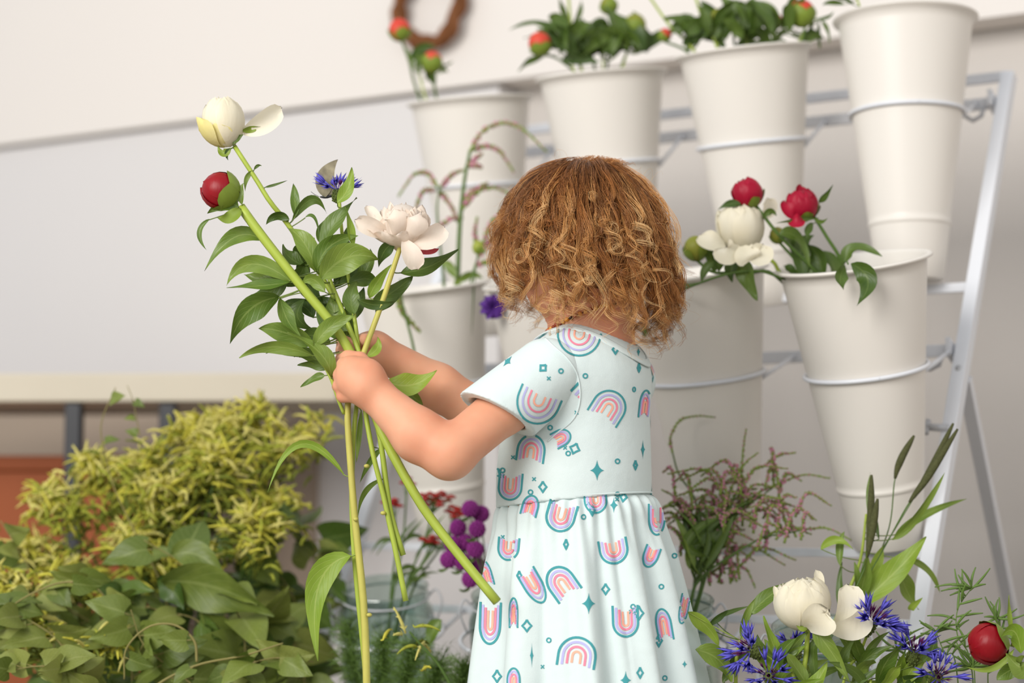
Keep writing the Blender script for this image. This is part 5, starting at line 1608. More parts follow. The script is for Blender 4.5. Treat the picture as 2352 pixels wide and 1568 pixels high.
for b, m_, e, w, mt in (((1960, 1400), (2060, 1310), (2128, 1232), 62, LEAF_L), ((2050, 1240), (2110, 1180), (2170, 1085), 24, LEAF), ((2055, 1230), (2130, 1180), (2222, 1145), 22, LEAF), ((2070, 1310), (2080, 1350), (2110, 1400), 46, LEAF),
                     ((2085, 1285), (2130, 1310), (2160, 1362), 20, LEAF), ((1885, 1262), (1920, 1240), (1960, 1262), 22, LEAF_L), ((1930, 1300), (1930, 1250), (1940, 1220), 20, LEAF), ((1985, 1380), (2010, 1300), (2030, 1250), 34, LEAF_L), ((1960, 1400), (1985, 1330), (1990, 1260), 34, LEAF),
                     ((1955, 1400), (1970, 1350), (1962, 1290), 30, LEAF), ((2000, 1200), (1995, 1140), (1999, 1085), 12, LEAF), ((2020, 1240), (2010, 1190), (2005, 1150), 12, LEAF_D), ((1950, 1420), (1930, 1360), (1935, 1290), 22, LEAF_D), ((2090, 1400), (2100, 1390), (2120, 1372), 18, LEAF_L)):
    leafp(t, b, m_, e, w, 2.60, _lr.uniform(-.03, .03), mt)

# jars left of the skirt: brick red yarrow-like clusters, magenta globes
G4 = 'small red flowers in the wide jar'
REDF = mat_petal('brick_red', rgb(150, 34, 30), rgb(178, 52, 44), .7, translucent=.05)
MAG = mat_petal('magenta_globe', rgb(132, 40, 124), rgb(166, 66, 156), .7, translucent=.05)
for lab, (x, y), n, st_, d in (('brick red flower cluster, the largest one, under the child elbow', (1000, 1145), 15, [(1000, 1150), (975, 1240), (935, 1340), (905, 1480)], 2.96),
                       ('brick red flower cluster next to the magenta globes', (1050, 1175), 8, [(1050, 1185), (1010, 1260), (950, 1350), (910, 1480)], 2.96),
                       ('brick red flower cluster behind the hanging stems', (905, 1155), 5, [(905, 1160), (910, 1250), (900, 1340), (890, 1480)], 2.98),
                       ('lowest brick red flower cluster beside the thick stem', (992, 1240), 6, [(992, 1250), (960, 1310), (930, 1360), (900, 1480)], 2.95),
                       ('small brick red flower cluster peeping over the yellow plumes', (935, 1105), 4, [(935, 1110), (925, 1250), (905, 1350), (890, 1480)], 3.0)):
    t = thing('red_yarrow', lab, 'flower', G4)
    r_ = random.Random(x)
    stemp(t, [(a, b, d) for a, b in st_], .0013, .002, STEM_D)
    for k in range(n):
        a, rr = k * 2.4, 8 * math.sqrt(k)
        c = P(x + rr * 1.3 * math.cos(a), y + rr * .6 * math.sin(a), d + r_.uniform(-.012, .012))
        m = MB()
        for j in range(7):
            aa = j * .9
            m.ball(c + Vector((math.cos(aa) * .004, math.sin(aa) * .004, 0)), (.0036, .0036, .0022), segs=6, rings=4)
        m.ball(c + UP * .001, (.0035, .0035, .003), segs=6, rings=4)
        m.build('floret', REDF, t)
        MB().tube([c, P(st_[1][0] * .3 + x * .7, y + 35, d)], .0006, 4).build('flower_stalk', STEM_D, t)
    leafp(t, st_[1], (st_[1][0] - 30, st_[1][1] - 10), (st_[1][0] - 60, st_[1][1] + 25), 12, d, 0, LEAF_D)
    leafp(t, st_[2], (st_[2][0] + 20, st_[2][1] - 30), (st_[2][0] + 60, st_[2][1] - 35), 12, d, 0, LEAF_D)
    leafp(t, st_[1], (st_[1][0] + 22, st_[1][1] - 30), (st_[1][0] + 50, st_[1][1] - 60), 10, d, 0, LEAF_D)
G5 = 'magenta globe flowers in the jar by the dress'
for k, (x, y) in enumerate(((1080, 1168), (1052, 1212), (1096, 1215), (1068, 1245), (1040, 1250), (1092, 1262), (1105, 1180), (1030, 1285), (1062, 1290), (1098, 1300), (1080, 1330))):
    d = 2.84 + .015 * math.sin(k * 2.3)
    lab = ['magenta globe flower standing highest in its jar', 'magenta globe flower left of the second row down', 'magenta globe flower in the middle, close to the dress', 'magenta globe flower at the heart of the bunch', 'magenta globe flower at the outer left of the bunch', 'magenta globe flower against the dress, third row down', 'magenta globe flower tucked highest behind the dress edge', 'lowest left magenta globe flower of the bunch', 'magenta globe flower low in the bunch, near the thick stem', 'magenta globe flower low against the dress', 'magenta globe flower at the jar mouth'][k]
    t = thing('globe_amaranth', lab, 'flower', G5)
    c = P(x, y, d); R = .0115; m = MB()
    for i in range(70):
        z = 1 - 2 * (i + .5) / 70; a = i * 2.39996; rr = math.sqrt(1 - z * z)
        dv = Vector((rr * math.cos(a), rr * math.sin(a), z))
        m.ball(c + dv * R * .86, (.0022, .0022, .0034), M=dv.to_track_quat('Z', 'Y').to_matrix(), segs=5, rings=3)
    m.ball(c, R * .85, segs=10, rings=7)
    m.build('flower_globe', MAG, t)
    stemp(t, [(x, y + 14, d), (x * .5 + 570, 1330, d + .01), (1150, 1400, 2.87), (1168, 1500, 2.88)], .0009, .0014, STEM_D)
    leafp(t, (x, y + 18), (x - 14, y + 26), (x - 26, y + 22), 10, d, 0, LEAF_D)

# ------------------------------------------------------------------ peonies in the buckets
def bud_flower(label, group, c, ax, R, mat, d, stem_pts, sep=4, name='peony_bud', lv=2, dark=True, sepcol=None):
    t = thing(name, label, 'flower', group)
    M = frame_z(P(c[0], c[1], d), Vector(ax)); k = m_per_px(d)
    bud_ball(t, M, R * k, R * 1.08 * k, mat)
    r_ = random.Random(int(c[0] * 7 + c[1]))
    for i in range(3): petal_mesh(M, i * 2.1, R * 1.03 * k, R * 1.1 * k, .95, .05, .88, 0, .03, n=7, k=7).build('petal', mat, t)
    for i in range(sep): sepal(t, M, i * 6.28 / sep + r_.uniform(0, 1), R * 1.06 * k, R * 1.12 * k, .75, r_.uniform(.4, .72), mat=sepcol)
    stemp(t, [(a, b, e) for a, b, e in stem_pts], .002, .0026, STEM_D if dark else STEM)
    for i in range(lv):
        x0, y0, e = stem_pts[1]; a = r_.uniform(-1.5, 1.5); L = r_.uniform(60, 110)
        leafp(t, (x0, y0), (x0 + L * .5 * math.sin(a), y0 - L * .5 * math.cos(a)), (x0 + L * math.sin(a), y0 - L * .7 * math.cos(a) + 12), r_.uniform(20, 32), e, r_.uniform(-.04, .04), LEAF_D)
    return t
G6 = 'peonies in the open rimmed bucket'
for lab, c, R, ax, pts, dd in (('crimson peony bud tilted left, above the cream bloom', (1716, 443), 36, (-.45, -.2, .8), [(1735, 470, 2.70), (1790, 540, 2.70), (1870, 620, 2.72), (1950, 720, 2.74), (2000, 900, 2.76)], 2.70),
                           ('crimson peony bud half open, higher on the bucket right', (1842, 470), 38, (-.2, -.3, .9), [(1872, 500, 2.69), (1900, 545, 2.69), (1935, 605, 2.70), (1970, 720, 2.72), (2005, 900, 2.75)], 2.69)):
    t = thing('crimson_peony', lab, 'flower', G6)
    k = m_per_px(dd); M = frame_z(P(c[0], c[1], dd), Vector(ax))
    globe(t, M, R * k, R * 1.05 * k, [CRIMSON], 9, c[0])
    if c[0] > 1800:
        free_petal(t, P(1830, 500, dd - .01), P(1812, 485, dd - .015), P(1802, 462, dd - .01), 34 * k, CRIMSON, .5, 10, .15)
        free_petal(t, P(1845, 505, dd - .02), P(1832, 508, dd - .028), P(1815, 505, dd - .02), 34 * k, CRIMSON, .4, 10, .15)
        free_petal(t, P(1842, 470, dd - .0), P(1838, 445, dd), P(1838, 424, dd), 30 * k, CRIMSON, .5, 20, .1)
    for i in range(4): sepal(t, M, i * 1.6, R * k, R * 1.05 * k, .5, .42, .1)
    stemp(t, pts, .0022, .003, STEM_D, 24)
    if c[0] < 1800:
        for b, m_, e, w in (((1702, 472), (1678, 468), (1648, 482), 20), ((1722, 478), (1730, 495), (1738, 510), 12), ((1752, 500), (1770, 485), (1784, 496), 18), ((1790, 540), (1830, 545), (1860, 610), 34)): leafp(t, b, m_, e, w, dd - .01, 0, LEAF_D)
    else:
        for b, m_, e, w in (((1882, 465), (1895, 450), (1914, 424), 16), ((1870, 500), (1885, 510), (1902, 500), 12), ((1868, 512), (1855, 530), (1852, 548), 20), ((1880, 500), (1830, 505), (1782, 512), 10), ((1940, 605), (1965, 570), (2027, 588), 36), ((1942, 610), (1930, 640), (1938, 666), 36), ((1955, 605), (1994, 645), (1968, 702), 52)): leafp(t, b, m_, e, w, (dd - .012) if e[1] < 650 else 2.60, -.02, LEAF_D)
t = thing('cream_peony', 'cream peony drooping below the two crimson buds', 'flower', G6)
k = m_per_px(2.71); M = frame_z(P(1700, 520, 2.71), Vector((-.15, -.35, .9)))
globe(t, M, 56 * k, 62 * k, [CREAM], 9, 77)
free_petal(t, P(1665, 560, 2.70), P(1635, 555, 2.69), P(1607, 540, 2.70), 48 * k, CREAM, .3, 10)
free_petal(t, P(1700, 570, 2.68), P(1672, 580, 2.665), P(1660, 570, 2.67), 60 * k, CREAM, .3, 0)
free_petal(t, P(1720, 565, 2.68), P(1745, 585, 2.665), P(1750, 560, 2.67), 56 * k, CREAM, .3, 0)
free_petal(t, P(1705, 565, 2.675), P(1715, 585, 2.66), P(1722, 600, 2.665), 60 * k, CREAM, .2, 0)
free_petal(t, P(1745, 500, 2.72), P(1765, 480, 2.73), P(1762, 455, 2.73), 40 * k, CREAM, .3, 20)
stemp(t, [(1735, 580, 2.72), (1775, 600, 2.72), (1800, 640, 2.73), (1900, 780, 2.75), (1990, 950, 2.77)], .0025, .003, STEM, 20)
leafp(t, (1700, 590), (1720, 640), (1738, 690), 50, 2.69, -.02, LEAF_D); leafp(t, (1690, 590), (1680, 620), (1682, 648), 34, 2.69, 0, LEAF_D)
leafp(t, (1640, 600), (1620, 620), (1612, 648), 24, 2.69, 0, LEAF_D); leafp(t, (1645, 570), (1650, 600), (1650, 628), 34, 2.70, 0, LEAF_D)
t = bud_flower('green peony bud leaning against the child curls', G6, (1598, 570), (-.1, 0, 1), 27, mat_petal('green_bud', rgb(122, 132, 40), rgb(150, 150, 60), .5, translucent=.05), 2.72, [(1598, 595, 2.72), (1640, 625, 2.72), (1720, 625, 2.72), (1800, 650, 2.73), (1980, 900, 2.76)], 4)
t = bud_flower('small green peony bud between cream and crimson blooms', G6, (1786, 540), (-.3, 0, 1), 18, bpy.data.materials['green_bud'], 2.73, [(1790, 556, 2.73), (1830, 600, 2.73), (1880, 660, 2.74), (1990, 900, 2.76)], 3)
t = thing('leafy_peony_cutting', 'long leafy stem drooping from the open bucket toward the child curls', 'foliage stem', G6)
stemp(t, [(1800, 640, 2.69), (1740, 622, 2.68), (1660, 632, 2.68), (1560, 668, 2.68), (1530, 680, 2.68)], .0018, .0014, STEM_D, 24)
for b, m_, e, w in (((1612, 648), (1575, 655), (1545, 640), 10), ((1560, 668), (1565, 655), (1570, 640), 22), ((1545, 672), (1560, 660), (1556, 645), 20), ((1850, 640), (1840, 570), (1870, 540), 44), ((1890, 650), (1880, 590), (1850, 560), 46), ((1910, 660), (1915, 610), (1880, 575), 44), ((1830, 650), (1815, 620), (1800, 610), 30), ((1870, 650), (1845, 620), (1830, 590), 36), ((1900, 650), (1860, 630), (1830, 628), 30)):
    leafp(t, b, m_, e, w, 2.72, .01, LEAF_D)
MB().tube(spline([P(1935, 605, 2.70), P(1945, 600, 2.65), P(1948, 606, 2.60)], 8), .0012, 6).build('leaf_stalk', STEM_D, bpy.data.objects['crimson_peony.001'])
# a pink bloom under the curls
t = thing('pink_flower', 'small pink bloom just below the child curls', 'flower')
k = m_per_px(2.80)
globe(t, frame_z(P(1442, 738, 2.80), Vector((-.5, -.6, .5))), 20 * k, 22 * k, [mat_petal('rose_petal', rgb(198, 66, 96), rgb(214, 104, 124))], 6, 9)
stemp(t, [(1450, 745, 2.81), (1490, 760, 2.84), (1540, 720, 2.85), (1580, 760, 2.87)], .0014, .0018, STEM_D)
leafp(t, (1478, 745), (1482, 762), (1478, 776), 16, 2.80, 0, LEAF_D)

# top tier
G7 = 'peony buds in the top tier buckets'
bud_flower('bright red bud standing alone in front of the wreath', G7, (918, 68), (-.2, -.1, 1), 25, CORALBUD, 3.30, [(922, 92, 3.30), (940, 140, 3.31), (955, 200, 3.33), (1000, 320, 3.35)], 4)
bud_flower('coral and green bud just above the bucket rim, by the wreath', G7, (992, 142), (.1, -.1, 1), 24, CORALBUD, 3.30, [(992, 165, 3.30), (998, 200, 3.31), (1010, 260, 3.33), (1040, 340, 3.35)], 5)
bud_flower('red and green bud hanging over the leafy bucket left edge', G7, (1240, 100), (-.3, -.3, .9), 26, CORALBUD, 3.15, [(1245, 122, 3.15), (1290, 140, 3.17), (1340, 190, 3.19), (1380, 300, 3.21)], 5)
bud_flower('small red bud among the leaves, middle of the leafy bucket', G7, (1350, 70), (0, 0, 1), 18, CORALBUD, 3.20, [(1350, 86, 3.20), (1360, 130, 3.2), (1375, 200, 3.21), (1390, 300, 3.22)], 3)
bud_flower('lime green bud at the top edge above the leafy bucket', G7, (1398, 12), (0, 0, 1), 20, bpy.data.materials['green_bud'], 3.20, [(1398, 32, 3.20), (1404, 70, 3.2), (1395, 150, 3.21), (1390, 300, 3.22)], 4)
bud_flower('large green bud on the right of the leafy bucket', G7, (1458, 58), (.2, 0, 1), 26, bpy.data.materials['green_bud'], 3.19, [(1458, 82, 3.19), (1440, 120, 3.19), (1420, 180, 3.21), (1395, 300, 3.22)], 4)
bud_flower('big red and green bud at the right rim below the highest bucket', G7, (1842, 30), (-.1, -.1, 1), 30, CORALBUD, 3.02, [(1850, 58, 3.02), (1840, 100, 3.03), (1800, 180, 3.06), (1740, 300, 3.09)], 4)
bud_flower('red bud in leaves at the centre of the third bucket', G7, (1780, 48), (0, 0, 1), 18, CORALBUD, 3.05, [(1780, 64, 3.05), (1770, 110, 3.06), (1750, 180, 3.07), (1735, 300, 3.09)], 3)
bud_flower('small green bud in leaves of the third bucket', G7, (1650, 38), (0, 0, 1), 18, bpy.data.materials['green_bud'], 3.07, [(1650, 54, 3.07), (1665, 110, 3.07), (1690, 200, 3.08), (1720, 300, 3.09)], 3)
bud_flower('orange bud where two leafy buckets meet', G7, (1527, 80), (.3, 0, 1), 15, CORALBUD, 3.12, [(1527, 95, 3.12), (1580, 120, 3.12), (1640, 190, 3.1), (1720, 320, 3.09)], 4)
bud_flower('tiny red bud behind leaves over the third bucket left', G7, (1682, 48), (.0, 0, 1), 12, CORALBUD, 3.10, [(1682, 60, 3.1), (1690, 120, 3.09), (1700, 200, 3.08), (1725, 320, 3.09)], 3)
def leafy(label, group, stem_pts, d, leaves, r=.002, mt=LEAF_D):
    t = thing('leafy_peony_cutting', label, 'foliage stem', group)
    stemp(t, [(x, y, d) for x, y in stem_pts], r * .7, r, STEM, 20)
    for b, m_, e, w in leaves: leafp(t, b, m_, e, w, d + _lr.uniform(-.03, .02), _lr.uniform(-.03, .02), mt)
    return t
G8 = 'leafy stems in the top tier buckets'
def fan(cx, cy, n, spread, L, seed, wr=(26, 46)):
    r_ = random.Random(seed); out = []
    for i in range(n):
        a = r_.uniform(-spread, spread); l = L * r_.uniform(.6, 1.1); bx = cx + r_.uniform(-30, 30); by = cy + r_.uniform(-10, 20)
        out.append(((bx, by), (bx + l * .5 * math.sin(a * .8), by - l * .55 * math.cos(a * .8)), (bx + l * math.sin(a), by - l * math.cos(a) * .9), r_.uniform(*wr)))
    return out
leafy('leafy stem with a long leaf reaching left from the leafy bucket', G8, [(1290, 60), (1310, 140), (1360, 260)], 3.17, [((1280, 75), (1230, 52), (1168, 70), 16), ((1250, 130), (1215, 140), (1190, 165), 18), ((1260, 40), (1290, 60), (1300, 120), 40)] + fan(1290, 110, 11, 1.25, 95, 1))
leafy('straight light stem rising tallest out of the leafy bucket', G8, [(1305, -20), (1312, 60), (1330, 140), (1370, 260)], 3.18, [((1312, 55), (1290, 20), (1285, -10), 18), ((1312, 60), (1330, 30), (1335, -5), 16)] + fan(1340, 120, 11, 1.1, 100, 2), .003)
leafy('dense leafy stem filling the leafy bucket middle', G8, [(1380, 70), (1385, 140), (1385, 260)], 3.19, fan(1385, 115, 13, 1.25, 100, 3))
leafy('leafy stem leaning out on the leafy bucket right', G8, [(1460, 60), (1440, 120), (1400, 260)], 3.19, fan(1460, 105, 12, 1.2, 100, 4) + [((1380, 60), (1340, 75), (1310, 60), 14)])
leafy('pale stem crossing diagonally between the two leafy buckets', G8, [(1490, -10), (1540, 60), (1590, 110), (1680, 260)], 3.08, fan(1580, 85, 11, 1.2, 95, 5), .0028)
leafy('pale diagonal stem over the third bucket', G8, [(1595, -15), (1620, 60), (1645, 100), (1700, 260)], 3.07, fan(1640, 75, 11, 1.1, 95, 6), .003)
leafy('tall dark leaves standing in the third bucket', G8, [(1710, 10), (1715, 80), (1720, 260)], 3.07, fan(1710, 75, 13, .9, 110, 7, (30, 52)))
leafy('leafy stem drooping over the third bucket right edge', G8, [(1850, 60), (1830, 110), (1770, 260)], 3.03, fan(1790, 65, 11, 1.1, 90, 8) + [((1870, 50), (1860, 75), (1855, 100), 14), ((1880, 50), (1880, 90), (1885, 112), 12), ((1885, 45), (1900, 70), (1905, 98), 13), ((1868, 45), (1900, 40), (1915, 25), 10)])
leafy('leaf tips showing over the rim of the highest bucket', G8, [(1960, -30), (1990, 60), (2040, 200)], 2.93, [((1940, 10), (1910, 5), (1888, 12), 14), ((1960, 10), (1930, -5), (1905, -8), 18)])
leafy('small leaf sprig in the bucket below the wreath', G8, [(960, 130), (970, 200), (1010, 320)], 3.31, [((950, 160), (940, 130), (932, 110), 14), ((1000, 160), (1025, 150), (1042, 140), 8), ((975, 160), (985, 180), (990, 190), 12), ((960, 170), (962, 140), (958, 118), 20), ((1010, 168), (1020, 160), (1030, 168), 12)])

# ------------------------------------------------------------------ yellow plumes and vines, low on the far left
PL = mat_vcol('plume', .8, .15)
_n, _l = PL.node_tree.nodes, PL.node_tree.links
_t = _n.new('ShaderNodeBsdfTranslucent'); _m = _n.new('ShaderNodeMixShader'); _m.inputs[0].default_value = .35
_l.new([q for q in _n if q.type == 'VERTEX_COLOR'][0].outputs['Color'], _t.inputs['Color'])
_l.new(_n['Principled BSDF'].outputs[0], _m.inputs[1]); _l.new(_t.outputs[0], _m.inputs[2]); _l.new(_m.outputs[0], _n['Material Output'].inputs['Surface'])
G9 = 'yellow green plume branches piled under the work table'
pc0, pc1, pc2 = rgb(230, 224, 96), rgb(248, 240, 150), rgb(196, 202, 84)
pc3 = rgb(132, 142, 58)  # older, greener catkins; also darkened for the shade deeper in the plume
def plume(label, pts, d, n, seed, L=60, grp=G9):
    """branch of feathery catkins: every catkin a curved taper set with tiny tufts"""
    r_ = random.Random(seed)
    t = thing('yellow_plume', label, 'flower', grp)
    q = spline([P(x, y, d + z) for x, y, z in pts], 40)
    MB().tube(q, [.0012 + .0014 * i / 39 for i in range(40)], 6).build('stem', STEM_D, t)
    m = MB()
    for k in range(n):
        i = int(abs(r_.gauss(0, .45)) * 30) % 30
        p = q[i] + Vector((r_.gauss(0, .024), r_.gauss(0, .02), r_.gauss(0, .014))) * min(1, .25 + i / 9)
        a = r_.uniform(0, 6.28); el = r_.uniform(-.5, 1.1); l = r_.uniform(.5, 1.1) * L * m_per_px(d)
        dv = Vector((math.cos(a) * math.cos(el), math.sin(a) * math.cos(el), math.sin(el) + .25))
        dr = UP * -r_.uniform(.1, .7) * l
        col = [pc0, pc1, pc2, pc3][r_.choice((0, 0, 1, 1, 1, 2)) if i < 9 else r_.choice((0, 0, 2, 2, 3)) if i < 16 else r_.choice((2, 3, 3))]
        cen = [p + dv * l * s + dr * s * s for s in [j / 7 for j in range(8)]]
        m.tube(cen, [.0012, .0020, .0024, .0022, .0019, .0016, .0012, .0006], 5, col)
        for j in [0, 1, 1, 2, 2, 3, 3, 4, 4, 5, 6]:
            b = cen[j]; e = Vector((r_.gauss(0, 1), r_.gauss(0, 1), r_.gauss(0, 1))).normalized() * .0066 * (1 - .08 * j)
            s_ = e.orthogonal().normalized() * .0014
            tp = b + e + (cen[j + 1] - b) * .5
            m.add([b - s_, b + s_, tp, b + e * .5 + s_.cross(e).normalized() * .0008], [(0, 1, 2), (1, 3, 2), (3, 0, 2)], col)
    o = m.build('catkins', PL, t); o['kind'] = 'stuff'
    return t
dF = 3.02
pl = [('yellow plume branch peaking just under the table edge', [(590, 930, 0), (560, 1010, 0), (520, 1130, 0), (480, 1300, .05), (440, 1600, .1)], 80),
      ('yellow plume branch with the fluffiest top, left of the tip', [(430, 985, 0), (430, 1050, 0), (430, 1180, 0), (420, 1350, .05), (400, 1600, .1)], 90),
      ('yellow plume branch in the middle of the heap', [(500, 1040, -.04), (490, 1110, -.04), (470, 1220, -.02), (450, 1600, .1)], 95),
      ('yellow plume branch leaning right toward the hanging stems', [(690, 1010, 0), (640, 1060, 0), (560, 1150, 0), (500, 1300, .05), (440, 1600, .1)], 80),
      ('yellow plume branch tilting left over the brown chest', [(210, 1060, 0), (240, 1110, 0), (300, 1200, 0), (340, 1320, .05), (380, 1600, .1)], 80),
      ('yellow plume branch furthest left, low over the chest', [(105, 1130, 0), (140, 1180, 0), (200, 1260, 0), (280, 1400, .05), (350, 1600, .1)], 70),
      ('yellow plume branch below the twisting vine shoot', [(360, 1120, -.05), (370, 1180, -.05), (380, 1270, -.03), (400, 1600, .1)], 95),
      ('yellow plume branch fading into shade at the heap right', [(640, 1150, -.02), (610, 1200, -.02), (550, 1300, 0), (450, 1600, .1)], 75),
      ('yellow plume branch at the left edge among green leaves', [(60, 1260, -.02), (100, 1290, 0), (180, 1360, 0), (300, 1600, .1)], 70),
      ('yellow plume branch low in the middle of the heap', [(300, 1230, -.06), (320, 1290, -.05), (350, 1380, -.03), (400, 1600, .1)], 80),
      ('yellow plume star close behind the curved leaf', [(580, 1190, -.10), (580, 1215, -.09), (560, 1300, -.05), (500, 1600, .1)], 40),
      ('pale drooping plume near the jar side', [(555, 1260, -.12), (580, 1290, -.12), (570, 1340, -.1), (520, 1600, .1)], 18),
      ('yellow plume wisp against the grey wall, by the child fist', [(735, 960, .03), (710, 1010, .03), (640, 1090, .02), (560, 1250, 0), (500, 1600, .1)], 26),
      ('yellow plume branch low at the left, above the corner leaves', [(140, 1310, -.05), (170, 1350, -.04), (240, 1430, 0), (340, 1600, .1)], 50),
      ('yellow plume branch tucked between the two highest tips', [(330, 1060, -.02), (340, 1120, -.02), (360, 1220, 0), (400, 1600, .1)], 85),
      ('yellow plume branch low on the heap, near the large leaves', [(420, 1260, -.05), (430, 1310, -.04), (430, 1400, 0), (420, 1600, .1)], 50),
      ('pale plume branch in the lower left corner leaves', [(60, 1430, -.28), (80, 1470, -.27), (120, 1540, -.25), (160, 1700, -.2)], 34),
      ('pale plume branch near the hoop of the vine', [(230, 1470, -.30), (240, 1500, -.3), (250, 1560, -.28), (260, 1700, -.2)], 26),
      ('pale plume branch at the left edge, below the tip leaf', [(20, 1330, -.20), (40, 1370, -.2), (80, 1450, -.15), (160, 1700, -.1)], 36),
      ('yellow plume branch behind the tip, close under the table', [(500, 960, .06), (490, 1060, .06), (470, 1200, .06), (440, 1600, .1)], 75)]
for i, (lab, pts, n) in enumerate(pl): plume(lab, pts, dF, int(n * 3.4) if n > 30 else n * 2, 300 + i, 56)
tw = plume('small yellow catkin sprig between the jars, near the bottom edge', [(940, 1450, 0), (975, 1490, 0), (1010, 1530, 0), (1050, 1600, 0)], 2.62, 9, 333, 70, 'sprigs at the bottom edge')
# dusky green leaves in the shadow of the heap, and vines in front
G10 = 'leafy vines heaped below the yellow plumes'
def heart_mesh(seed):
    """broad pointed vine leaf along +x, facing +z"""
    r_ = random.Random(seed); n = 10; us = (-1, -.6, -.25, 0, .25, .6, 1); vs = []; uv = []
    for i in range(n + 1):
        t = i / n
        w = .42 * (math.sin(math.pi * min(1, .10 + .90 * t) ** .62) ** .9) * (1 - .15 * t) if t < .99 else .005
        for u in us:
            x = t - .10 * (1 - t) * (abs(u) ** 1.5) * (1 if t < .3 else .0)
            z = .16 * abs(u) * w - .35 * t * t * r_.uniform(.95, 1.05) + .03 * math.sin(t * 8 + u * 3 + seed)
            vs.append((x, u * w, z)); uv.append((.5 + u * .5, t))
    K = len(us)
    m = MB(); m.add(vs, [(i * K + k, i * K + k + 1, (i + 1) * K + k + 1, (i + 1) * K + k) for i in range(n) for k in range(K - 1)], uvs=uv)
    return m.mesh('leaf')
HEARTS = {}
def heart(parent, p, dirv, nrm, size, mat, seed):
    key = (seed % 4, mat.name)
    if key not in HEARTS: HEARTS[key] = heart_mesh(seed % 4)
    o = obj('leaf', HEARTS[key], mat, parent)
    x = Vector(dirv).normalized(); z = Vector(nrm); z = (z - x * z.dot(x)).normalized(); y = z.cross(x)
    M_ = Matrix((x * size, y * size, z * size)).transposed().to_4x4(); M_.translation = p
    o.matrix_world = M_
LEAF_O = mat_leaf('olive_leaf', rgb(110, 122, 48), rgb(160, 168, 88), rgb(164, 168, 108), rough=.6)
TAN = mat_plain('vine_stem', rgb(132, 124, 72), .6, .3, noise=.25, nscale=30)
def vine(label, pts, d, n, seed, size=(.035, .06), mats=(LEAF_V,), name='leafy_vine', grp=G10, t0=.05, r=.0014, up=.2):
    r_ = random.Random(seed)
    t = thing(name, label, 'vine', grp)
    q = spline([P(x, y, d + z) for x, y, z in pts], 50)
    MB().tube(q, [r * (.55 + .45 * i / 49) for i in range(50)], 6).build('stem', TAN, t)
    for k in range(n):
        i = int((t0 + (1 - t0) * (k + r_.random()) / n) * 48)
        a = r_.uniform(0, 6.28)
        dv = Vector((math.cos(a), math.sin(a) * .6 - .25, r_.uniform(-.5, .5)))
        nv = Vector((r_.uniform(-.9, .9), -.7, r_.uniform(-.4, 1)))
        s = r_.uniform(*size)
        st0 = q[i]; st1 = st0 + dv.normalized() * s * .25
        MB().tube([st0, st1], .0007, 5).build('leaf_stalk', TAN, t)
        heart(t, st1, dv, nv, s, r_.choice(mats), r_.randrange(100))
    return t
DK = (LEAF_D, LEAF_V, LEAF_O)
vine('thin vine shoot rising through the yellow plumes to the table edge', [(265, 890, 0), (232, 975, 0), (245, 1060, 0), (270, 1140, 0), (320, 1240, 0), (365, 1330, 0), (400, 1450, 0)], 2.88, 5, 1, (.02, .035), (LEAF_V,), up=.2)
t = vine('short vine tendril curling off at the table edge', [(292, 885, 0), (305, 920, 0), (318, 985, 0), (322, 1000, 0)], 2.88, 3, 2, (.012, .018), (LEAF_V,), r=.0009)
vine('vine of large green leaves in the middle of the heap', [(330, 1240, 0), (430, 1300, 0), (520, 1370, 0), (560, 1460, 0), (560, 1600, 0)], 2.80, 6, 3, (.06, .09))
big_ = bpy.data.objects['leafy_vine.002']
leafp(big_, (370, 1335), (500, 1350), (628, 1416), 120, 2.78, -.03, LEAF_V, 20)
leafp(big_, (395, 1275), (455, 1275), (515, 1325), 70, 2.80, -.02, LEAF_V, -15)
leafp(big_, (360, 1330), (400, 1360), (420, 1400), 60, 2.79, -.02, LEAF_D, 10)
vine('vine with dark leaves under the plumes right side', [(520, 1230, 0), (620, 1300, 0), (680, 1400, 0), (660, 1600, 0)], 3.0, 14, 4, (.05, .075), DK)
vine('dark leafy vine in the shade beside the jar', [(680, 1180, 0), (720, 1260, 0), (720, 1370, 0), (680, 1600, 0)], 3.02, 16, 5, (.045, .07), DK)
vine('leafy vine at the far left edge, its tip leaf pale', [(0, 1195, 0), (40, 1260, 0), (90, 1350, 0), (120, 1460, 0), (140, 1600, 0)], 2.85, 10, 6, (.035, .055), (LEAF_V, LEAF_O))
vine('vine of pale leaves in the lower left corner', [(-20, 1380, 0), (60, 1420, 0), (140, 1480, 0), (200, 1600, 0)], 2.70, 14, 7, (.04, .06), (LEAF_V, LEAF_O))
vine('vine arching over the leaves like a hoop', [(285, 1560, 0), (290, 1490, 0), (340, 1440, 0), (400, 1435, 0), (445, 1470, 0), (452, 1520, 0)], 2.64, 2, 8, (.03, .04), r=.002)
vine('tan twig reaching right across the bottom leaves', [(650, 1477, 0), (560, 1505, 0), (460, 1525, 0), (380, 1560, 0), (330, 1600, 0)], 2.64, 3, 9, (.025, .04), r=.0022)
vine('vine of leaves along the bottom edge, left of the jar', [(720, 1520, 0), (640, 1510, 0), (560, 1530, 0), (480, 1580, 0)], 2.66, 11, 10, (.035, .055), (LEAF_V, LEAF_O))
vine('vine of green leaves below the hoop', [(300, 1400, 0), (330, 1480, 0), (400, 1540, 0), (480, 1600, 0)], 2.70, 14, 11, (.04, .06))
vine('dusky vine across the lower left of the heap', [(0, 1400, 0), (100, 1350, 0), (190, 1330, 0), (260, 1400, 0), (300, 1520, 0), (300, 1620, 0)], 2.76, 15, 12, (.03, .05), (LEAF_V, LEAF_O, LEAF_D))
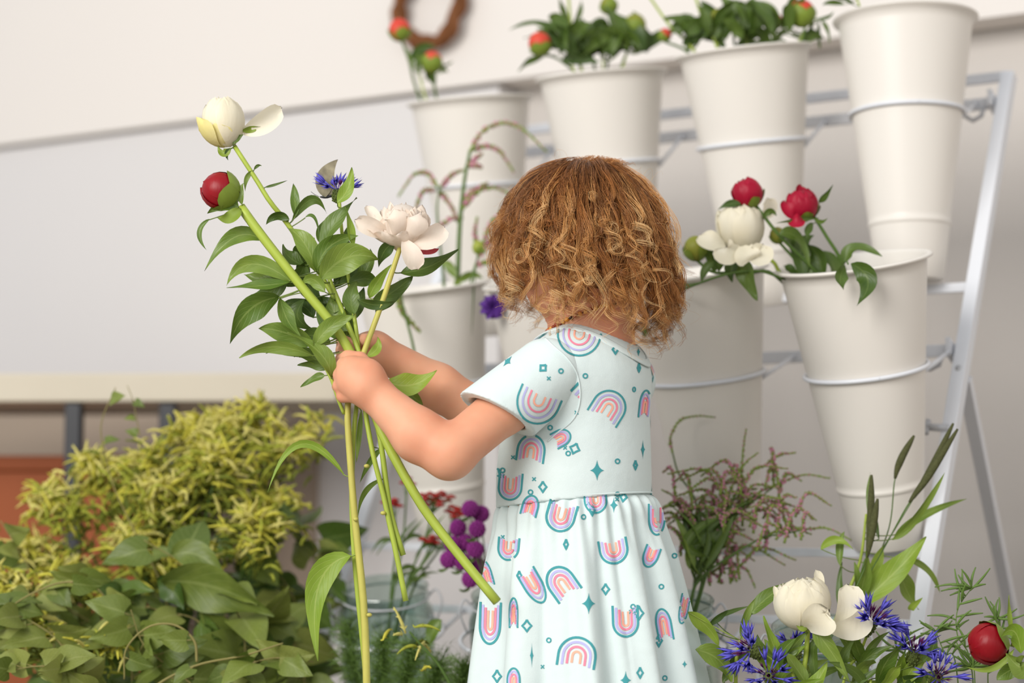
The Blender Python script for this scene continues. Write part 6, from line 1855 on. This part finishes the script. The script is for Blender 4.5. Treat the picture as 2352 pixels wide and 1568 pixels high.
vine('vine of mixed leaves behind the hoop', [(180, 1310, 0), (260, 1360, 0), (360, 1400, 0), (460, 1430, 0), (520, 1540, 0)], 2.80, 16, 13, (.035, .055), (LEAF_O, LEAF_V, LEAF_D))
vine('vine of light leaves at the bottom left edge', [(20, 1540, 0), (90, 1530, 0), (180, 1540, 0), (240, 1600, 0)], 2.62, 11, 14, (.035, .055), (LEAF_V, LEAF_O))
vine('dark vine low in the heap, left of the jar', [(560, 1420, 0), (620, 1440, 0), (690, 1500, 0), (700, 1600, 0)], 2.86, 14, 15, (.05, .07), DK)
vine('tan vine stem slanting up to the left edge', [(0, 1410, 0), (60, 1370, 0), (130, 1340, 0), (190, 1335, 0)], 2.70, 2, 16, (.03, .04), r=.0018)
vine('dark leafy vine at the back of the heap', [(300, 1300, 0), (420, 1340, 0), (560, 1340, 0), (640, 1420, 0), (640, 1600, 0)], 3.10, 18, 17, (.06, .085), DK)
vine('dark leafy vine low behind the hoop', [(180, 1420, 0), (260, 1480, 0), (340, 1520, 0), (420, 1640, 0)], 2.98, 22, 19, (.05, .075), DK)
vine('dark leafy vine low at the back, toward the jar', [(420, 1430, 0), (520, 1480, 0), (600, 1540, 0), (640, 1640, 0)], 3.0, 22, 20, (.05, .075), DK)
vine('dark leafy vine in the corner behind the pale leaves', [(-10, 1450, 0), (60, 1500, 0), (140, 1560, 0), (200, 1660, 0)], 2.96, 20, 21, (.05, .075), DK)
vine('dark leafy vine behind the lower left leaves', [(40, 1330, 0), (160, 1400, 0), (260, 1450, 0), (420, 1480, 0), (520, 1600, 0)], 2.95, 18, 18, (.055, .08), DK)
# soft feathery green in front of the wide jar
def soft(label, pts, d, seed, n=420):
    r_ = random.Random(seed)
    t = thing('fennel_frond', label, 'foliage stem', 'soft fennel fronds in front of the wide jar')
    q = spline([P(x, y, d) for x, y in pts], 30)
    MB().tube(q, .0014, 6).build('stem', NEEDLE, t)
    m = MB()
    for k in range(n):
        p = q[int(r_.uniform(0, 24))]
        for g in range(2):
            dv = Vector((r_.gauss(0, 1), r_.gauss(0, .7), r_.gauss(.25, .8))).normalized(); l = r_.uniform(.012, .034)
            mid_ = p + dv * l; s_ = dv.orthogonal().normalized() * .0006
            m.add([p - s_, p + s_, mid_], [(0, 1, 2)])
            for h in range(3):
                f = r_.uniform(.3, .95); b = p + dv * l * f; e = (dv + Vector((r_.gauss(0, 1), r_.gauss(0, 1), r_.gauss(0, 1))) * .8).normalized() * l * .45
                m.add([b - s_ * .8, b + s_ * .8, b + e], [(0, 1, 2)])
    o = m.build('needles', NEEDLE, t); o['kind'] = 'stuff'
for i, (lab, pts) in enumerate((('soft fennel frond at the hanging stems, under the jar ring', [(800, 1440), (810, 1520), (830, 1620), (840, 1900)]), ('soft fennel frond in the middle below the wide jar', [(880, 1470), (880, 1530), (870, 1620), (860, 1900)]),
                                ('soft fennel frond right below the wide jar', [(950, 1480), (940, 1540), (920, 1620), (880, 1900)]), ('soft fennel frond by the catkin sprig', [(1010, 1520), (1000, 1570), (960, 1650), (900, 1900)]), ('soft fennel frond reaching the dress edge', [(1070, 1530), (1060, 1580), (1010, 1680), (920, 1900)]))):
    soft(lab, pts, 2.80 - .02 * i, 500 + i)
t = thing('leafy_cutting', 'single green leaf pointing up between the two left jars', 'foliage stem')
leafp(t, (985, 1480), (1000, 1440), (1016, 1424), 40, 2.80, 0, LEAF); stemp(t, [(985, 1480, 2.80), (975, 1560, 2.80), (960, 1900, 2.80)], .0012, .0016, STEM_D)
